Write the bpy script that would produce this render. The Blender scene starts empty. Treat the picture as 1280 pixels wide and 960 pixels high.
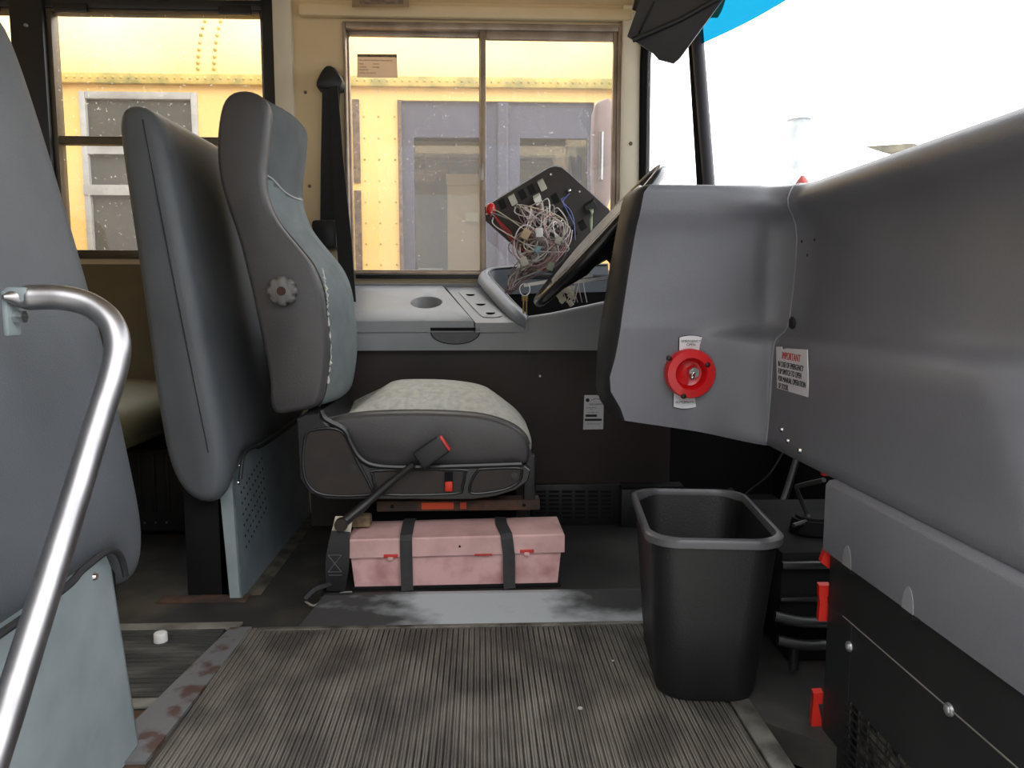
import bpy, bmesh, math, random
from mathutils import Vector, Matrix
from mathutils.bvhtree import BVHTree
random.seed(7)
S = bpy.context.scene
COL = S.collection
PI = math.pi
# ------------------------------------------------------------------ camera
FPX = 960.0
HC = 0.78                                     # camera height above the bus floor
pt = math.atan(105/960); yw = math.atan(40*math.cos(pt)/960)
FW = Vector((math.sin(yw)*math.cos(pt), math.cos(yw)*math.cos(pt), -math.sin(pt)))
RT = Vector((math.cos(yw), -math.sin(yw), 0)); UP = RT.cross(FW)
CP = Vector((0, 0, HC))
cam = bpy.data.cameras.new('camera'); co = bpy.data.objects.new('camera', cam); COL.objects.link(co)
cam.sensor_width = 36; cam.lens = 36*FPX/1280; cam.clip_start = 0.02; cam.clip_end = 200
M = Matrix((RT, UP, -FW)).transposed().to_4x4(); M.translation = CP
co.matrix_world = M
S.camera = co
def ray(u, v): return FW + RT*((u-640)/FPX) + UP*((480-v)/FPX)
def at(u, v, y): d = ray(u, v); return CP + d*(y/d.y)
def atx(u, v, x): d = ray(u, v); return CP + d*(x/d.x)
def atz(u, v, z): d = ray(u, v); return CP + d*((z-HC)/d.z)
def xz(pts, y): return [(p.x, p.z) for p in (at(u, v, y) for u, v in pts)]

# ------------------------------------------------------------------ materials
def lin(c): return tuple(((x/255)/12.92 if x/255 <= .04045 else ((x/255+.055)/1.055)**2.4) for x in c)+(1,)
MATS = {}
def mat(name, c, rough=.6, metal=0, c2=None, scale=8, lo=.4, hi=.65, bump=0, bscale=200, detail=6, spec=.5, stretch=(1,1,1), coat=0):
    if name in MATS: return MATS[name]
    m = bpy.data.materials.new(name); m.use_nodes = True; MATS[name] = m
    n = m.node_tree.nodes; l = m.node_tree.links; b = n['Principled BSDF']
    b.inputs['Base Color'].default_value = lin(c); b.inputs['Roughness'].default_value = rough
    b.inputs['Metallic'].default_value = metal; b.inputs['Specular IOR Level'].default_value = spec
    b.inputs['Coat Weight'].default_value = coat
    tc = n.new('ShaderNodeTexCoord'); mp = n.new('ShaderNodeMapping'); mp.inputs['Scale'].default_value = stretch
    l.new(tc.outputs['Object'], mp.inputs['Vector'])
    if c2 is None: c2 = tuple(x*.86 for x in c)
    no = n.new('ShaderNodeTexNoise'); no.inputs['Scale'].default_value = scale; no.inputs['Detail'].default_value = detail
    l.new(mp.outputs['Vector'], no.inputs['Vector'])
    cr = n.new('ShaderNodeValToRGB'); cr.color_ramp.elements[0].position = lo; cr.color_ramp.elements[1].position = hi
    cr.color_ramp.elements[0].color = lin(c); cr.color_ramp.elements[1].color = lin(c2)
    l.new(no.outputs['Fac'], cr.inputs['Fac']); l.new(cr.outputs['Color'], b.inputs['Base Color'])
    if bump:
        nb = n.new('ShaderNodeTexNoise'); nb.inputs['Scale'].default_value = bscale; nb.inputs['Detail'].default_value = 3
        bp = n.new('ShaderNodeBump'); bp.inputs['Strength'].default_value = bump; bp.inputs['Distance'].default_value = .002
        l.new(tc.outputs['Object'], nb.inputs['Vector']); l.new(nb.outputs['Fac'], bp.inputs['Height']); l.new(bp.outputs['Normal'], b.inputs['Normal'])
    return m
def glass(name, tint=(1,1,1), gloss=.06, dust=0, dustcol=(1,1,1), specks=0, sscale=90, slo=.62):
    m = bpy.data.materials.new(name); m.use_nodes = True; MATS[name] = m
    n = m.node_tree.nodes; l = m.node_tree.links; n.remove(n['Principled BSDF'])
    out = n['Material Output']
    t = n.new('ShaderNodeBsdfTransparent'); t.inputs['Color'].default_value = tuple(tint)+(1,)
    g = n.new('ShaderNodeBsdfGlossy'); g.inputs['Roughness'].default_value = .02
    mx = n.new('ShaderNodeMixShader'); mx.inputs[0].default_value = gloss
    l.new(t.outputs[0], mx.inputs[1]); l.new(g.outputs[0], mx.inputs[2]); last = mx
    if dust or specks:
        tr = n.new('ShaderNodeBsdfTranslucent'); tr.inputs['Color'].default_value = tuple(dustcol)+(1,)
        tc = n.new('ShaderNodeTexCoord')
        no = n.new('ShaderNodeTexNoise'); no.inputs['Scale'].default_value = sscale; no.inputs['Detail'].default_value = 2
        l.new(tc.outputs['Object'], no.inputs['Vector'])
        cr = n.new('ShaderNodeValToRGB'); cr.color_ramp.elements[0].position = slo; cr.color_ramp.elements[1].position = slo+.06
        cr.color_ramp.elements[0].color = (dust,)*3+(1,); cr.color_ramp.elements[1].color = (max(dust, specks),)*3+(1,)
        l.new(no.outputs['Fac'], cr.inputs['Fac'])
        m2 = n.new('ShaderNodeMixShader'); l.new(cr.outputs['Color'], m2.inputs[0]); l.new(last.outputs[0], m2.inputs[1]); l.new(tr.outputs[0], m2.inputs[2]); last = m2
    l.new(last.outputs[0], out.inputs['Surface'])
    return m

# ------------------------------------------------------------------ mesh helpers
WLOC = {}
class MB:
    def __init__(s): s.bm = bmesh.new()
    def add(s, other, M=None):
        if M is not None: bmesh.ops.transform(other, matrix=M, verts=other.verts)
        me = bpy.data.meshes.new('t'); other.to_mesh(me); s.bm.from_mesh(me); bpy.data.meshes.remove(me); other.free(); return s
    def box(s, c, d, bev=0, rot=None, seg=2):
        b = bmesh.new(); bmesh.ops.create_cube(b, size=1)
        bmesh.ops.scale(b, vec=d, verts=b.verts)
        if bev: bmesh.ops.bevel(b, geom=b.edges[:], offset=bev, segments=seg, profile=.5, affect='EDGES')
        R = rot.to_4x4() if rot is not None else Matrix()
        return s.add(b, Matrix.Translation(c) @ R)
    def bx(s, x0, x1, y0, y1, z0, z1, bev=0): return s.box(((x0+x1)/2, (y0+y1)/2, (z0+z1)/2), (abs(x1-x0), abs(y1-y0), abs(z1-z0)), bev)
    def cyl(s, p, q, r, n=16, r2=None, bev=0):
        p = Vector(p); q = Vector(q); d = q-p
        b = bmesh.new(); bmesh.ops.create_cone(b, cap_ends=True, segments=n, radius1=r, radius2=r if r2 is None else r2, depth=d.length)
        if bev: bmesh.ops.bevel(b, geom=[e for e in b.edges if len(e.link_faces) == 2 and any(len(f.verts) > 4 for f in e.link_faces)], offset=bev, segments=2, affect='EDGES')
        return s.add(b, Matrix.Translation((p+q)/2) @ Vector((0,0,1)).rotation_difference(d).to_matrix().to_4x4())
    def ball(s, c, r, sc=(1,1,1), n=12):
        b = bmesh.new(); bmesh.ops.create_uvsphere(b, u_segments=n, v_segments=max(6, n//2), radius=r); bmesh.ops.scale(b, vec=sc, verts=b.verts)
        return s.add(b, Matrix.Translation(c))
    def rings(s, rr, close=False, cap=True):
        b = s.bm; R = [[b.verts.new(p) for p in r] for r in rr]; k = len(R[0])
        for i in range(len(R)-(0 if close else 1)):
            A = R[i]; B = R[(i+1) % len(R)]
            for j in range(k):
                b.faces.new((A[j], A[(j+1) % k], B[(j+1) % k], B[j]))
        if cap and not close: b.faces.new(R[0]); b.faces.new(R[-1])
        return s
    def tube(s, pts, r, n=8, closed=False, flat=None):
        P = [Vector(p) for p in pts]; m = len(P); out = []
        T = []
        for i in range(m):
            a = P[(i-1) % m] if closed or i > 0 else P[0]; c = P[(i+1) % m] if closed or i < m-1 else P[-1]
            t = (c-a); T.append(t.normalized() if t.length > 1e-9 else Vector((0,0,1)))
        up = Vector((0,0,1)) if abs(T[0].z) < .9 else Vector((1,0,0))
        N = (up - T[0]*up.dot(T[0])).normalized()
        for i in range(m):
            N = (N - T[i]*N.dot(T[i])).normalized(); B = T[i].cross(N)
            rad = r[i] if isinstance(r, (list, tuple)) else r
            out.append([P[i] + N*math.cos(2*PI*k/n)*rad + B*math.sin(2*PI*k/n)*rad for k in range(n)])
        return s.rings(out, close=closed)
    def grid(s, G):
        b = s.bm; V = [[b.verts.new(p) for p in r] for r in G]
        for i in range(len(V)-1):
            for j in range(len(V[0])-1): b.faces.new((V[i][j], V[i][j+1], V[i+1][j+1], V[i+1][j]))
        return s
    def prism(s, poly, f0, f1, bev=0):            # poly of (a,b); f0/f1 map them to the two faces
        b = bmesh.new(); A = [b.verts.new(f0(*p)) for p in poly]; B = [b.verts.new(f1(*p)) for p in poly]; k = len(A)
        b.faces.new(A); b.faces.new(B)
        for i in range(k): b.faces.new((A[i], A[(i+1) % k], B[(i+1) % k], B[i]))
        bmesh.ops.recalc_face_normals(b, faces=b.faces)
        if bev: bmesh.ops.bevel(b, geom=[e for e in b.edges if any(len(f.verts) > 4 or f in () for f in e.link_faces)], offset=bev, segments=2, affect='EDGES')
        return s.add(b)
    def ribbon(s, pts, side, w, th):              # strap: centre line pts, width direction side (vector or list)
        rr = []
        P = [Vector(p) for p in pts]
        for i, p in enumerate(P):
            t = (P[min(i+1, len(P)-1)] - P[max(i-1, 0)]).normalized()
            sd = Vector(side[i] if isinstance(side, list) else side); sd = (sd - t*sd.dot(t)).normalized(); nn = t.cross(sd)
            ww = w[i] if isinstance(w, list) else w
            rr.append([p+sd*ww/2+nn*th/2, p-sd*ww/2+nn*th/2, p-sd*ww/2-nn*th/2, p+sd*ww/2-nn*th/2])
        return s.rings(rr)
    def build(s, name, m, parent=None, smooth=True, angle=38, origin=None, solid=0):
        bmesh.ops.recalc_face_normals(s.bm, faces=s.bm.faces) if smooth is not None else None
        me = bpy.data.meshes.new(name)
        if parent is not None: off = WLOC[parent.name]
        elif origin is not None: off = Vector(origin)
        else:
            vs = [v.co for v in s.bm.verts]
            off = Vector((sum(v.x for v in vs)/len(vs), sum(v.y for v in vs)/len(vs), min(v.z for v in vs)))
        bmesh.ops.translate(s.bm, vec=-off, verts=s.bm.verts)
        s.bm.to_mesh(me); s.bm.free(); me.materials.append(m)
        o = bpy.data.objects.new(name, me); COL.objects.link(o)
        if smooth:
            for p in me.polygons: p.use_smooth = True
            me.set_sharp_from_angle(angle=math.radians(angle))
        if parent is not None: o.parent = parent; WLOC[o.name] = off
        else: o.location = off; WLOC[o.name] = off
        if solid:
            md = o.modifiers.new('thick', 'SOLIDIFY'); md.thickness = solid; md.offset = 0
        return o
def tag(o, label, cat, group=None):
    o['label'] = label; o['category'] = cat
    if group: o['group'] = group
    return o
def thing(name, label, cat, loc, group=None):
    o = bpy.data.objects.new(name, None); COL.objects.link(o); o.location = loc; o.empty_display_size = .05
    WLOC[o.name] = Vector(loc); return tag(o, label, cat, group)
def struct(o): o['kind'] = 'structure'; return o
def setting(name, loc=(0,0,0)):
    o = bpy.data.objects.new(name, None); COL.objects.link(o); o.location = loc; WLOC[o.name] = Vector(loc); o['kind'] = 'structure'; return o
def copy_tree(src, delta, label=None, parent=None):
    c = src.copy(); COL.objects.link(c)
    if parent is None:
        c.location = src.location + Vector(delta)
        if label: c['label'] = label
    else: c.parent = parent
    for ch in list(src.children): copy_tree(ch, delta, None, c)
    return c
def bvh_of(o):
    off = WLOC[o.name]; me = o.data
    return BVHTree.FromPolygons([v.co+off for v in me.vertices], [tuple(p.vertices) for p in me.polygons])
def onto(b, u, v, lift=0):                  # where the sight line of a pixel meets a surface already built
    d = ray(u, v).normalized(); h = b.ray_cast(CP, d)
    n_ = h[1] if h[1].dot(d) < 0 else -h[1]
    return h[0]+n_*lift, n_
def cat_closed(pts, k=6):
    n = len(pts); out = []
    for i in range(n):
        p0, p1, p2, p3 = (Vector(pts[(i+j-1) % n]) for j in range(4))
        for q in range(k):
            t = q/k; out.append(tuple(.5*((2*p1)+(p2-p0)*t+(2*p0-5*p1+4*p2-p3)*t*t+(3*p1-p0-3*p2+p3)*t**3)))
    return out
def cat_open(pts, k=6):
    P = [Vector(p) for p in pts]; P = [2*P[0]-P[1]]+P+[2*P[-1]-P[-2]]; out = []
    for i in range(len(P)-3):
        p0, p1, p2, p3 = P[i:i+4]
        for q in range(k):
            t = q/k; out.append(.5*((2*p1)+(p2-p0)*t+(2*p0-5*p1+4*p2-p3)*t*t+(3*p1-p0-3*p2+p3)*t**3))
    out.append(P[-2]); return out
def area2(p): return sum(p[i][0]*p[(i+1) % len(p)][1]-p[(i+1) % len(p)][0]*p[i][1] for i in range(len(p)))/2
def resample(p, n=96, sm=3):
    L = [0]
    for i in range(len(p)): L.append(L[-1]+math.dist(p[i], p[(i+1) % len(p)]))
    out = []; j = 0
    for k in range(n):
        t = L[-1]*k/n
        while L[j+1] < t: j += 1
        f = (t-L[j])/max(1e-9, L[j+1]-L[j]); a = p[j]; b = p[(j+1) % len(p)]
        out.append((a[0]+(b[0]-a[0])*f, a[1]+(b[1]-a[1])*f))
    for _ in range(sm): out = [((out[i-1][0]+2*out[i][0]+out[(i+1) % n][0])/4, (out[i-1][1]+2*out[i][1]+out[(i+1) % n][1])/4) for i in range(n)]
    return out
def inset(p, d):
    n = len(p); out = []
    for i in range(n):
        a = Vector(p[i-1]); b = Vector(p[i]); c = Vector(p[(i+1) % n]); t = (c-a)
        t = t.normalized() if t.length > 1e-9 else Vector((1,0)); nv = Vector((-t.y, t.x)); q = b+nv*d; out.append((q.x, q.y))
    return out
def loft(mb, prof, secs, fn=None):
    """prof: outline (a,b); secs: (c, inset, fn_shift or None); fn maps (a,b,c)"""
    if area2(prof) < 0: prof = prof[::-1]
    fn = fn or (lambda a, b, c: (a, c, b))
    rr = []
    for sec in secs:
        c, d = sec[0], sec[1]; q = inset(prof, d) if d else prof
        sh = sec[2] if len(sec) > 2 else None
        rr.append([fn(*( (a, b, c) if sh is None else (*sh(a, b), c))) for a, b in q])
    return mb.rings(rr)
def rrect(w, h, r, k=5, cx=0, cy=0):
    out = []
    for sx, sy, a0 in ((1,1,0), (-1,1,90), (-1,-1,180), (1,-1,270)):
        for i in range(k+1):
            a = math.radians(a0+90*i/k); out.append((cx+sx*(w/2-r)+r*math.cos(a), cy+sy*(h/2-r)+r*math.sin(a)))
    return out
def text(name, body, m, parent, loc, size, rot, align='CENTER', sx=1, ext=.0003):
    cu = bpy.data.curves.new(name, 'FONT'); cu.body = body; cu.size = size; cu.align_x = align; cu.align_y = 'CENTER'; cu.extrude = ext
    o = bpy.data.objects.new(name, cu); COL.objects.link(o); o.parent = parent
    o.location = Vector(loc)-WLOC[parent.name]; o.rotation_euler = rot; o.scale = (sx, 1, 1)
    bpy.context.view_layer.update(); dg = bpy.context.evaluated_depsgraph_get()
    me = bpy.data.meshes.new_from_object(o.evaluated_get(dg)); me.materials.clear(); me.materials.append(m)
    lo, ro, so = o.location.copy(), o.rotation_euler.copy(), o.scale.copy()
    bpy.data.objects.remove(o); bpy.data.curves.remove(cu)
    o = bpy.data.objects.new(name, me); COL.objects.link(o); o.parent = parent
    o.location = lo; o.rotation_euler = ro; o.scale = so; return o
def screw(mb, p, nrm, r=.005, h=.003):
    p = Vector(p); nrm = Vector(nrm).normalized(); mb.cyl(p, p+nrm*h, r, 10, r*.7); return mb

# ------------------------------------------------------------------ palette
VINYL   = mat('vinyl_grey', (88,92,97), .5, c2=(80,84,89), scale=5, bump=.35, bscale=350)
VINYL_D = mat('vinyl_charcoal', (74,72,73), .45, c2=(66,64,65), scale=6, bump=.3, bscale=350)
FABRIC  = mat('seat_fabric', (114,122,124), .85, c2=(102,110,113), scale=14, bump=.6, bscale=500)
FABRIC_L= mat('seat_fabric_worn', (202,200,192), .9, c2=(180,180,173), scale=60, bump=.7, bscale=420)
PIPING  = mat('piping_dark', (38,38,41), .6)
METAL_P = mat('painted_steel_grey', (136,146,149), .5, c2=(122,133,137), scale=9)
STEEL   = mat('brushed_steel', (170,168,170), .38, 1, c2=(150,148,150), scale=30, stretch=(1,1,.2))
CHROME  = mat('chrome', (205,205,205), .2, 1)
DASH    = mat('dash_plastic', (110,111,118), .40, c2=(102,103,110), scale=4, bump=.3, bscale=450)
CONSOLE = mat('console_plastic', (140,142,146), .42, c2=(130,132,136), scale=5, bump=.2, bscale=400)
BLACK   = mat('black_plastic', (30,30,32), .45, c2=(24,24,26), scale=10)
BLACK_G = mat('black_gloss', (26,26,28), .25)
BLACK_M = mat('black_matte', (16,16,18), .85, c2=(21,21,22), scale=6, spec=.2)
SHROUD  = mat('seat_shroud_black', (36,36,38), .33, c2=(30,30,32), scale=20)
SHROUD_P= mat('seat_shroud_panel', (44,38,36), .7, c2=(52,44,41), scale=25)
KICK    = mat('kick_panel_dark', (52,42,38), .6, c2=(42,34,31), scale=4)
CREAM   = mat('cream_paint', (230,208,170), .5, c2=(220,197,156), scale=3)
CREAM_L = mat('cream_paint_light', (228,220,200), .5, c2=(218,209,188), scale=4)
ALU     = mat('aluminium_frame', (176,160,146), .42, .6, c2=(150,134,120), scale=12)
RUBBER  = mat('ribbed_rubber', (76,72,67), .7, c2=(132,126,117), scale=10, lo=.40, hi=.78, stretch=(1,.6,1), detail=12)
RUBBER_A= mat('ribbed_rubber_aisle', (50,50,48), .7, c2=(104,102,95), scale=14, lo=.45, hi=.75, stretch=(.4,1,1), detail=9)
FLOORM  = mat('floor_rubber_dirty', (40,39,38), .75, c2=(76,70,60), scale=5, lo=.45, hi=.72, detail=9)
PLAT    = mat('platform_rubber', (36,35,35), .65, c2=(60,59,58), scale=4, lo=.44, hi=.78, detail=9, spec=.3)
NOSE    = mat('worn_nosing', (50,50,52), .55, c2=(158,163,167), scale=6.0, lo=.36, hi=.54, stretch=(.7,1,3), detail=11)
_n = NOSE.node_tree.nodes; _l = NOSE.node_tree.links
_g = _n.new('ShaderNodeTexGradient'); _g.gradient_type = 'QUADRATIC_SPHERE'; _mp = _n.new('ShaderNodeMapping'); _mp.inputs['Scale'].default_value = (1.9,.6,.6); _mp.inputs['Location'].default_value = (.15,0,0)
_l.new(_n['Texture Coordinate'].outputs['Object'], _mp.inputs['Vector']); _l.new(_mp.outputs['Vector'], _g.inputs['Vector'])
_a = _n.new('ShaderNodeMath'); _a.operation = 'MULTIPLY_ADD'; _a.inputs[1].default_value = .42; _l.new(_g.outputs['Fac'], _a.inputs[0])
_o = _n['Noise Texture']; _r = _n['Color Ramp']; _l.new(_o.outputs['Fac'], _a.inputs[2]); _l.new(_a.outputs[0], _r.inputs['Fac'])
_r.color_ramp.elements[0].position = .56; _r.color_ramp.elements[1].position = .72
RUST    = mat('rust', (84,58,44), .9, c2=(52,42,37), scale=18, lo=.4, hi=.6, detail=9)
STRIPW  = mat('worn_metal_strip', (120,118,110), .5, .3, c2=(70,66,60), scale=14, lo=.42, hi=.62, detail=9)
PAINTWORN = mat('worn_painted_strip', (112,112,114), .5, .2, c2=(84,62,56), scale=18, lo=.50, hi=.60, detail=10)
RED     = mat('red_enamel', (206,20,26), .3, c2=(196,16,22), scale=5, coat=.3)
REDP    = mat('red_plastic', (214,44,34), .45)
PINK    = mat('faded_pink_plastic', (216,172,171), .65, c2=(176,126,126), scale=14, lo=.45, hi=.72, detail=10)
PINKTOP = mat('faded_pink_lid', (214,174,172), .65, c2=(172,136,131), scale=8, lo=.4, hi=.7, detail=10)
REDD    = mat('unfaded_red', (196,56,50), .55)
STRAP   = mat('strap_webbing', (52,52,54), .8, c2=(44,44,46), scale=60)
WEB     = mat('seatbelt_webbing', (20,20,23), .7, c2=(26,26,29), scale=80)
BINM    = mat('bin_plastic', (18,18,20), .45, c2=(22,22,24), scale=10, bump=.3, bscale=300)
BINRIM  = mat('bin_rim', (84,84,87), .35)
WHITE   = mat('white_plastic', (232,232,230), .4)
PAPER   = mat('label_paper', (222,222,226), .6, c2=(212,212,216), scale=10)
PAPER_Y = mat('label_paper_aged', (222,206,186), .7, c2=(212,196,176), scale=14)
_n = PAPER_Y.node_tree.nodes; _t = _n.new('ShaderNodeBsdfTranslucent'); _t.inputs['Color'].default_value = lin((226,208,186)); _m = _n.new('ShaderNodeMixShader'); _m.inputs[0].default_value = .55
PAPER_Y.node_tree.links.new(_n['Principled BSDF'].outputs[0], _m.inputs[1]); PAPER_Y.node_tree.links.new(_t.outputs[0], _m.inputs[2]); PAPER_Y.node_tree.links.new(_m.outputs[0], _n['Material Output'].inputs['Surface'])
INK     = mat('ink_dark', (44,42,50), .7)
INKRED  = mat('ink_red', (196,40,52), .7)
GREYPL  = mat('grey_connector', (190,186,172), .5)
YELLOW  = mat('bus_yellow', (246,206,126), .5, c2=(240,196,112), scale=2)
YELLOW_D= mat('bus_yellow_grimy', (206,176,90), .6, c2=(150,140,70), scale=9, lo=.45, hi=.65)
EXTDARK = mat('door_dark_paint', (74,74,92), .5, c2=(66,66,84), scale=3)
EXTBLK  = mat('trim_black_rubber', (34,32,32), .7)
EXTGLASS= mat('dark_window_glass', (84,80,72), .25, c2=(70,70,66), scale=3)
TAN     = mat('tan_board', (214,176,128), .7, c2=(204,164,116), scale=3)
BROWNB  = mat('brown_board', (150,116,84), .7)
GROUNDM    = mat('pale_concrete', (150,147,141), .9, c2=(134,131,126), scale=2)  # ground colour lightened to bounce more daylight up to the ceiling
GL      = glass('window_glass', gloss=.05, dust=.02, specks=.35, sscale=110, slo=.66)
GL_D    = glass('window_glass_dusty', gloss=.05, dust=.045, specks=.30, sscale=130, slo=.66)
GL_W    = glass('windshield_glass', gloss=.04, dust=.03, specks=.12, sscale=60, slo=.66)
GL_B    = glass('windshield_tint_band', tint=(.003,.11,.19), gloss=.03)

WALLY = 2.80
# ================================================================== SETTING
# ---- floors
AY0, AY1 = 1.455, 1.772                      # aisle mat
m = MB()
m.bx(-3.4, 1.15, 1.40, 2.86, -.06, 0); m.bx(-3.4, -.63, .47, 1.40, -.06, 0); m.bx(-.63, .50, 1.12, 1.40, -.06, 0)
m.prism([(.50,1.40), (.50,1.350), (.72,1.16), (.72,1.40)], lambda x, y: (x, y, -.06), lambda x, y: (x, y, 0))
fl = struct(m.build('floor', FLOORM, smooth=False))
def ribbed(x0, x1, y0, y1, pitch, h, z0, along='y'):
    P = []; a0, a1 = (x0, x1) if along == 'y' else (y0, y1); a = a0
    k = 0
    while a < a1-pitch:
        for f_, hh in ((0,0), (.20,0), (.24,h), (.50,h), (.53,h*.35), (.57,h*.35), (.60,h), (.93,h), (.97,0)): P.append((a+pitch*f_, z0+hh))
        a += pitch
    P.append((a1, z0))
    mm = MB()
    if along == 'y': mm.grid([[(p[0], y0, p[1]) for p in P], [(p[0], y1, p[1]) for p in P]])
    else: mm.grid([[(x0, p[0], p[1]) for p in P], [(x1, p[0], p[1]) for p in P]])
    return mm
GROOVE = mat('groove_dark', (26,25,24), .9, c2=(88,83,76), scale=5, lo=.40, hi=.66)  # groove faces between the ribs get a darker colour
def groove(o):
    o.data.materials.append(GROOVE); me = o.data; zz = min(v.co.z for v in me.vertices)
    for p in me.polygons:
        if p.center.z < zz+.0012: p.material_index = 1
    return o
struct(groove(ribbed(-.555, .478, 1.118, 1.772, .0125, .004, .003).build('floor_entry', RUBBER, smooth=False)))
struct(groove(ribbed(-3.3, -.605, AY0, AY1, .0185, .004, .004, 'x').build('floor_aisle', RUBBER_A, smooth=False)))
# raised platform of the driver's area, with its worn nosing
PZ = .05; NY0, NY1 = 1.768, 1.850
m = MB(); m.bx(-.40, 1.15, NY1, 2.82, 0, PZ)
struct(m.build('floor_platform', PLAT, smooth=False))
m = MB(); xl, xr = -.440, .50
NB = [(xl, NY0, .002), (xr, NY0, .002), (xr, NY1, PZ+.003), (xl+.05, NY1, PZ+.003)]
v = [m.bm.verts.new(p) for p in NB]; m.bm.faces.new(v)
w = [m.bm.verts.new((p[0], p[1]+.02, p[2]-.006)) for p in NB]; m.bm.faces.new(w)
for i in range(4): m.bm.faces.new((v[i], v[(i+1) % 4], w[(i+1) % 4], w[i]))
m.bx(xl+.05, xr, NY1, NY1+.016, PZ, PZ+.003)
struct(m.build('trim_1', NOSE, smooth=False))
m = MB(); m.bx(-.52, .50, NY0-.012, NY0+.004, .0, .009, .002); struct(m.build('trim_2', STRIPW))
# metal strip between aisle mat and entry mat
m = MB(); m.prism([(-.655,1.24), (-.566,1.24), (-.545,1.775), (-.595,1.775)], lambda x, y: (x, y, .001), lambda x, y: (x, y, .0085), 0)
struct(m.build('trim_3', PAINTWORN, smooth=False))
m = MB(); m.bx(-3.3, -.575, AY1, 1.808, .001, .008, .002); m.bx(-3.3, -.615, AY0-.034, AY0, .001, .007, .002)
struct(m.build('trim_4', mat('grey_floor_strip', (128,126,118), .6, c2=(84,80,72), scale=12, lo=.4, hi=.65), smooth=False))
m = MB(); m.bx(.480, .520, 1.12, 1.40, .001, .009, .002); struct(m.build('trim_5', STRIPW))
m = MB(); m.prism([(-.70,1.20), (-.56,1.19), (-.575,1.36), (-.62,1.415), (-.70,1.415)], lambda x, y: (x, y, .0), lambda x, y: (x, y, .003), 0)
struct(m.build('trim_6', mat('rusty_floor', (92,64,44), .9, c2=(52,47,42), scale=16, lo=.42, hi=.60, detail=10), smooth=False))
m = MB(); m.bx(-.84, -.61, 1.945, 1.995, 0, .005, .001); struct(m.build('trim_7', RUST))
m = MB(); m.bx(-.66, -.585, 1.995, 2.75, 0, .003, .001); struct(m.build('trim_13', mat('floor_grime', (84,78,66), .9, c2=(46,44,40), scale=14, lo=.42, hi=.62, detail=9)))
# stepwell
m = MB(); m.bx(-.63, .70, 1.10, 1.12, -.30, -.001); m.bx(-.63, .70, .85, 1.36, -.32, -.30); m.bx(-.63, .70, .83, .85, -.6, -.3); m.bx(-.63, .70, .45, .85, -.62, -.60)
m.bx(-.65, -.63, .45, 1.12, -.62, 0); m.bx(.50, .72, 1.34, 1.40, -.30, -.061)
struct(m.build('floor_stepwell', BLACK_M, smooth=False))
# ---- driver's side wall
m = MB(); y0, y1 = WALLY, WALLY+.06
DX0, DX1, DZ0, DZ1 = -.470, .502, .868, 1.735
LX0, LX1, LZ0, LZ1 = -2.6, -.703, .925, 1.80
m.bx(-3.4, LX1, y0, y1, 0, LZ0); m.bx(-3.4, LX1, y0, y1, LZ1, 1.90); m.bx(-3.4, LX0, y0, y1, LZ0, LZ1)
m.bx(LX1, DX0, y0, y1, 0, 1.90); m.bx(DX0, DX1, y0, y1, 0, DZ0); m.bx(DX0, DX1, y0, y1, DZ1, 1.90)
m.bx(DX1, .570, y0, y1, 0, 1.90)
struct(m.build('wall_left', CREAM, smooth=False))
# corner post between the driver's window and the corner glass (curves forward)
m = MB(); m.bx(.500, .574, 2.772, 2.80, .3, 1.80, .008); struct(m.build('trim_8', CREAM_L))
m = MB(); m.bx(-.703, -.640, 2.765, 2.80, .30, 1.86, .006); struct(m.build('trim_9', CREAM_L))
m = MB(); m.bx(-.615, .53, 2.765, 2.80, 1.745, 1.785, .008); struct(m.build('trim_10', CREAM))
m = MB()
for z in (1.70, 1.33, 1.09): screw(m, (.535, 2.772, z), (0,-1,0), .007, .004)
for x, z in ((-.605,1.50), (-.60,1.18), (-.61,1.02)): screw(m, (x, 2.80, z), (0,-1,0), .006, .004)
struct(m.build('trim_11', mat('dull_screw', (120,112,100), .4, .7)))
# ---- ceiling (coved sheet), front header
cy = [(2.86,1.79), (2.81,1.80), (2.76,1.83), (2.68,1.88), (2.5,1.945), (2.2,2.0), (1.9,2.03), (1.64,2.04), (1.38,2.03), (1.08,2.0), (.78,1.945), (.6,1.88), (.52,1.83), (.47,1.80), (.42,1.79)]
cs = cat_open([(a, b, 0) for a, b in cy], 4)
m = MB(); m.rings([[(x, p.x, p.y) for p in cs]+[(x, p.x, p.y+.05) for p in reversed(cs)] for x in (-3.4, .86)])
struct(m.build('ceiling', CREAM, angle=50))
m = MB(); m.bx(-.86, -.62, 2.70, 2.80, 1.80, 1.86, .02); m.bx(-.70, -.66, 2.62, 2.78, 1.80, 1.90, .012)
struct(m.build('trim_12', CREAM))
m = MB(); m.bx(.80, .95, .47, 2.50, 1.90, 2.1, .03); struct(m.build('wall_front', CREAM))
m = MB(); m.bx(1.10, 1.16, .45, 2.86, -.3, 1.0); m.bx(.70, 1.16, .45, .49, -.6, 1.0); m.bx(.62, 1.16, 2.80, 2.86, 0, .95)
struct(m.build('wall_firewall', BLACK_M, smooth=False))
# right side wall: doorway left open where the photograph was taken from
m = MB(); m.bx(-3.4, -.66, .43, .49, -.6, 1.0); m.bx(-1.0, -.66, .43, .49, 1.0, 1.8); m.bx(-2.2, -2.1, .43, .49, 1.0, 1.8); m.bx(-3.4, .95, .43, .49, 1.80, 1.9)
struct(m.build('wall_right', CREAM, smooth=False))
m = MB(); m.bx(-3.46, -3.4, .43, 2.86, -.6, 2.05); struct(m.build('wall_rear', CREAM, smooth=False))
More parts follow.
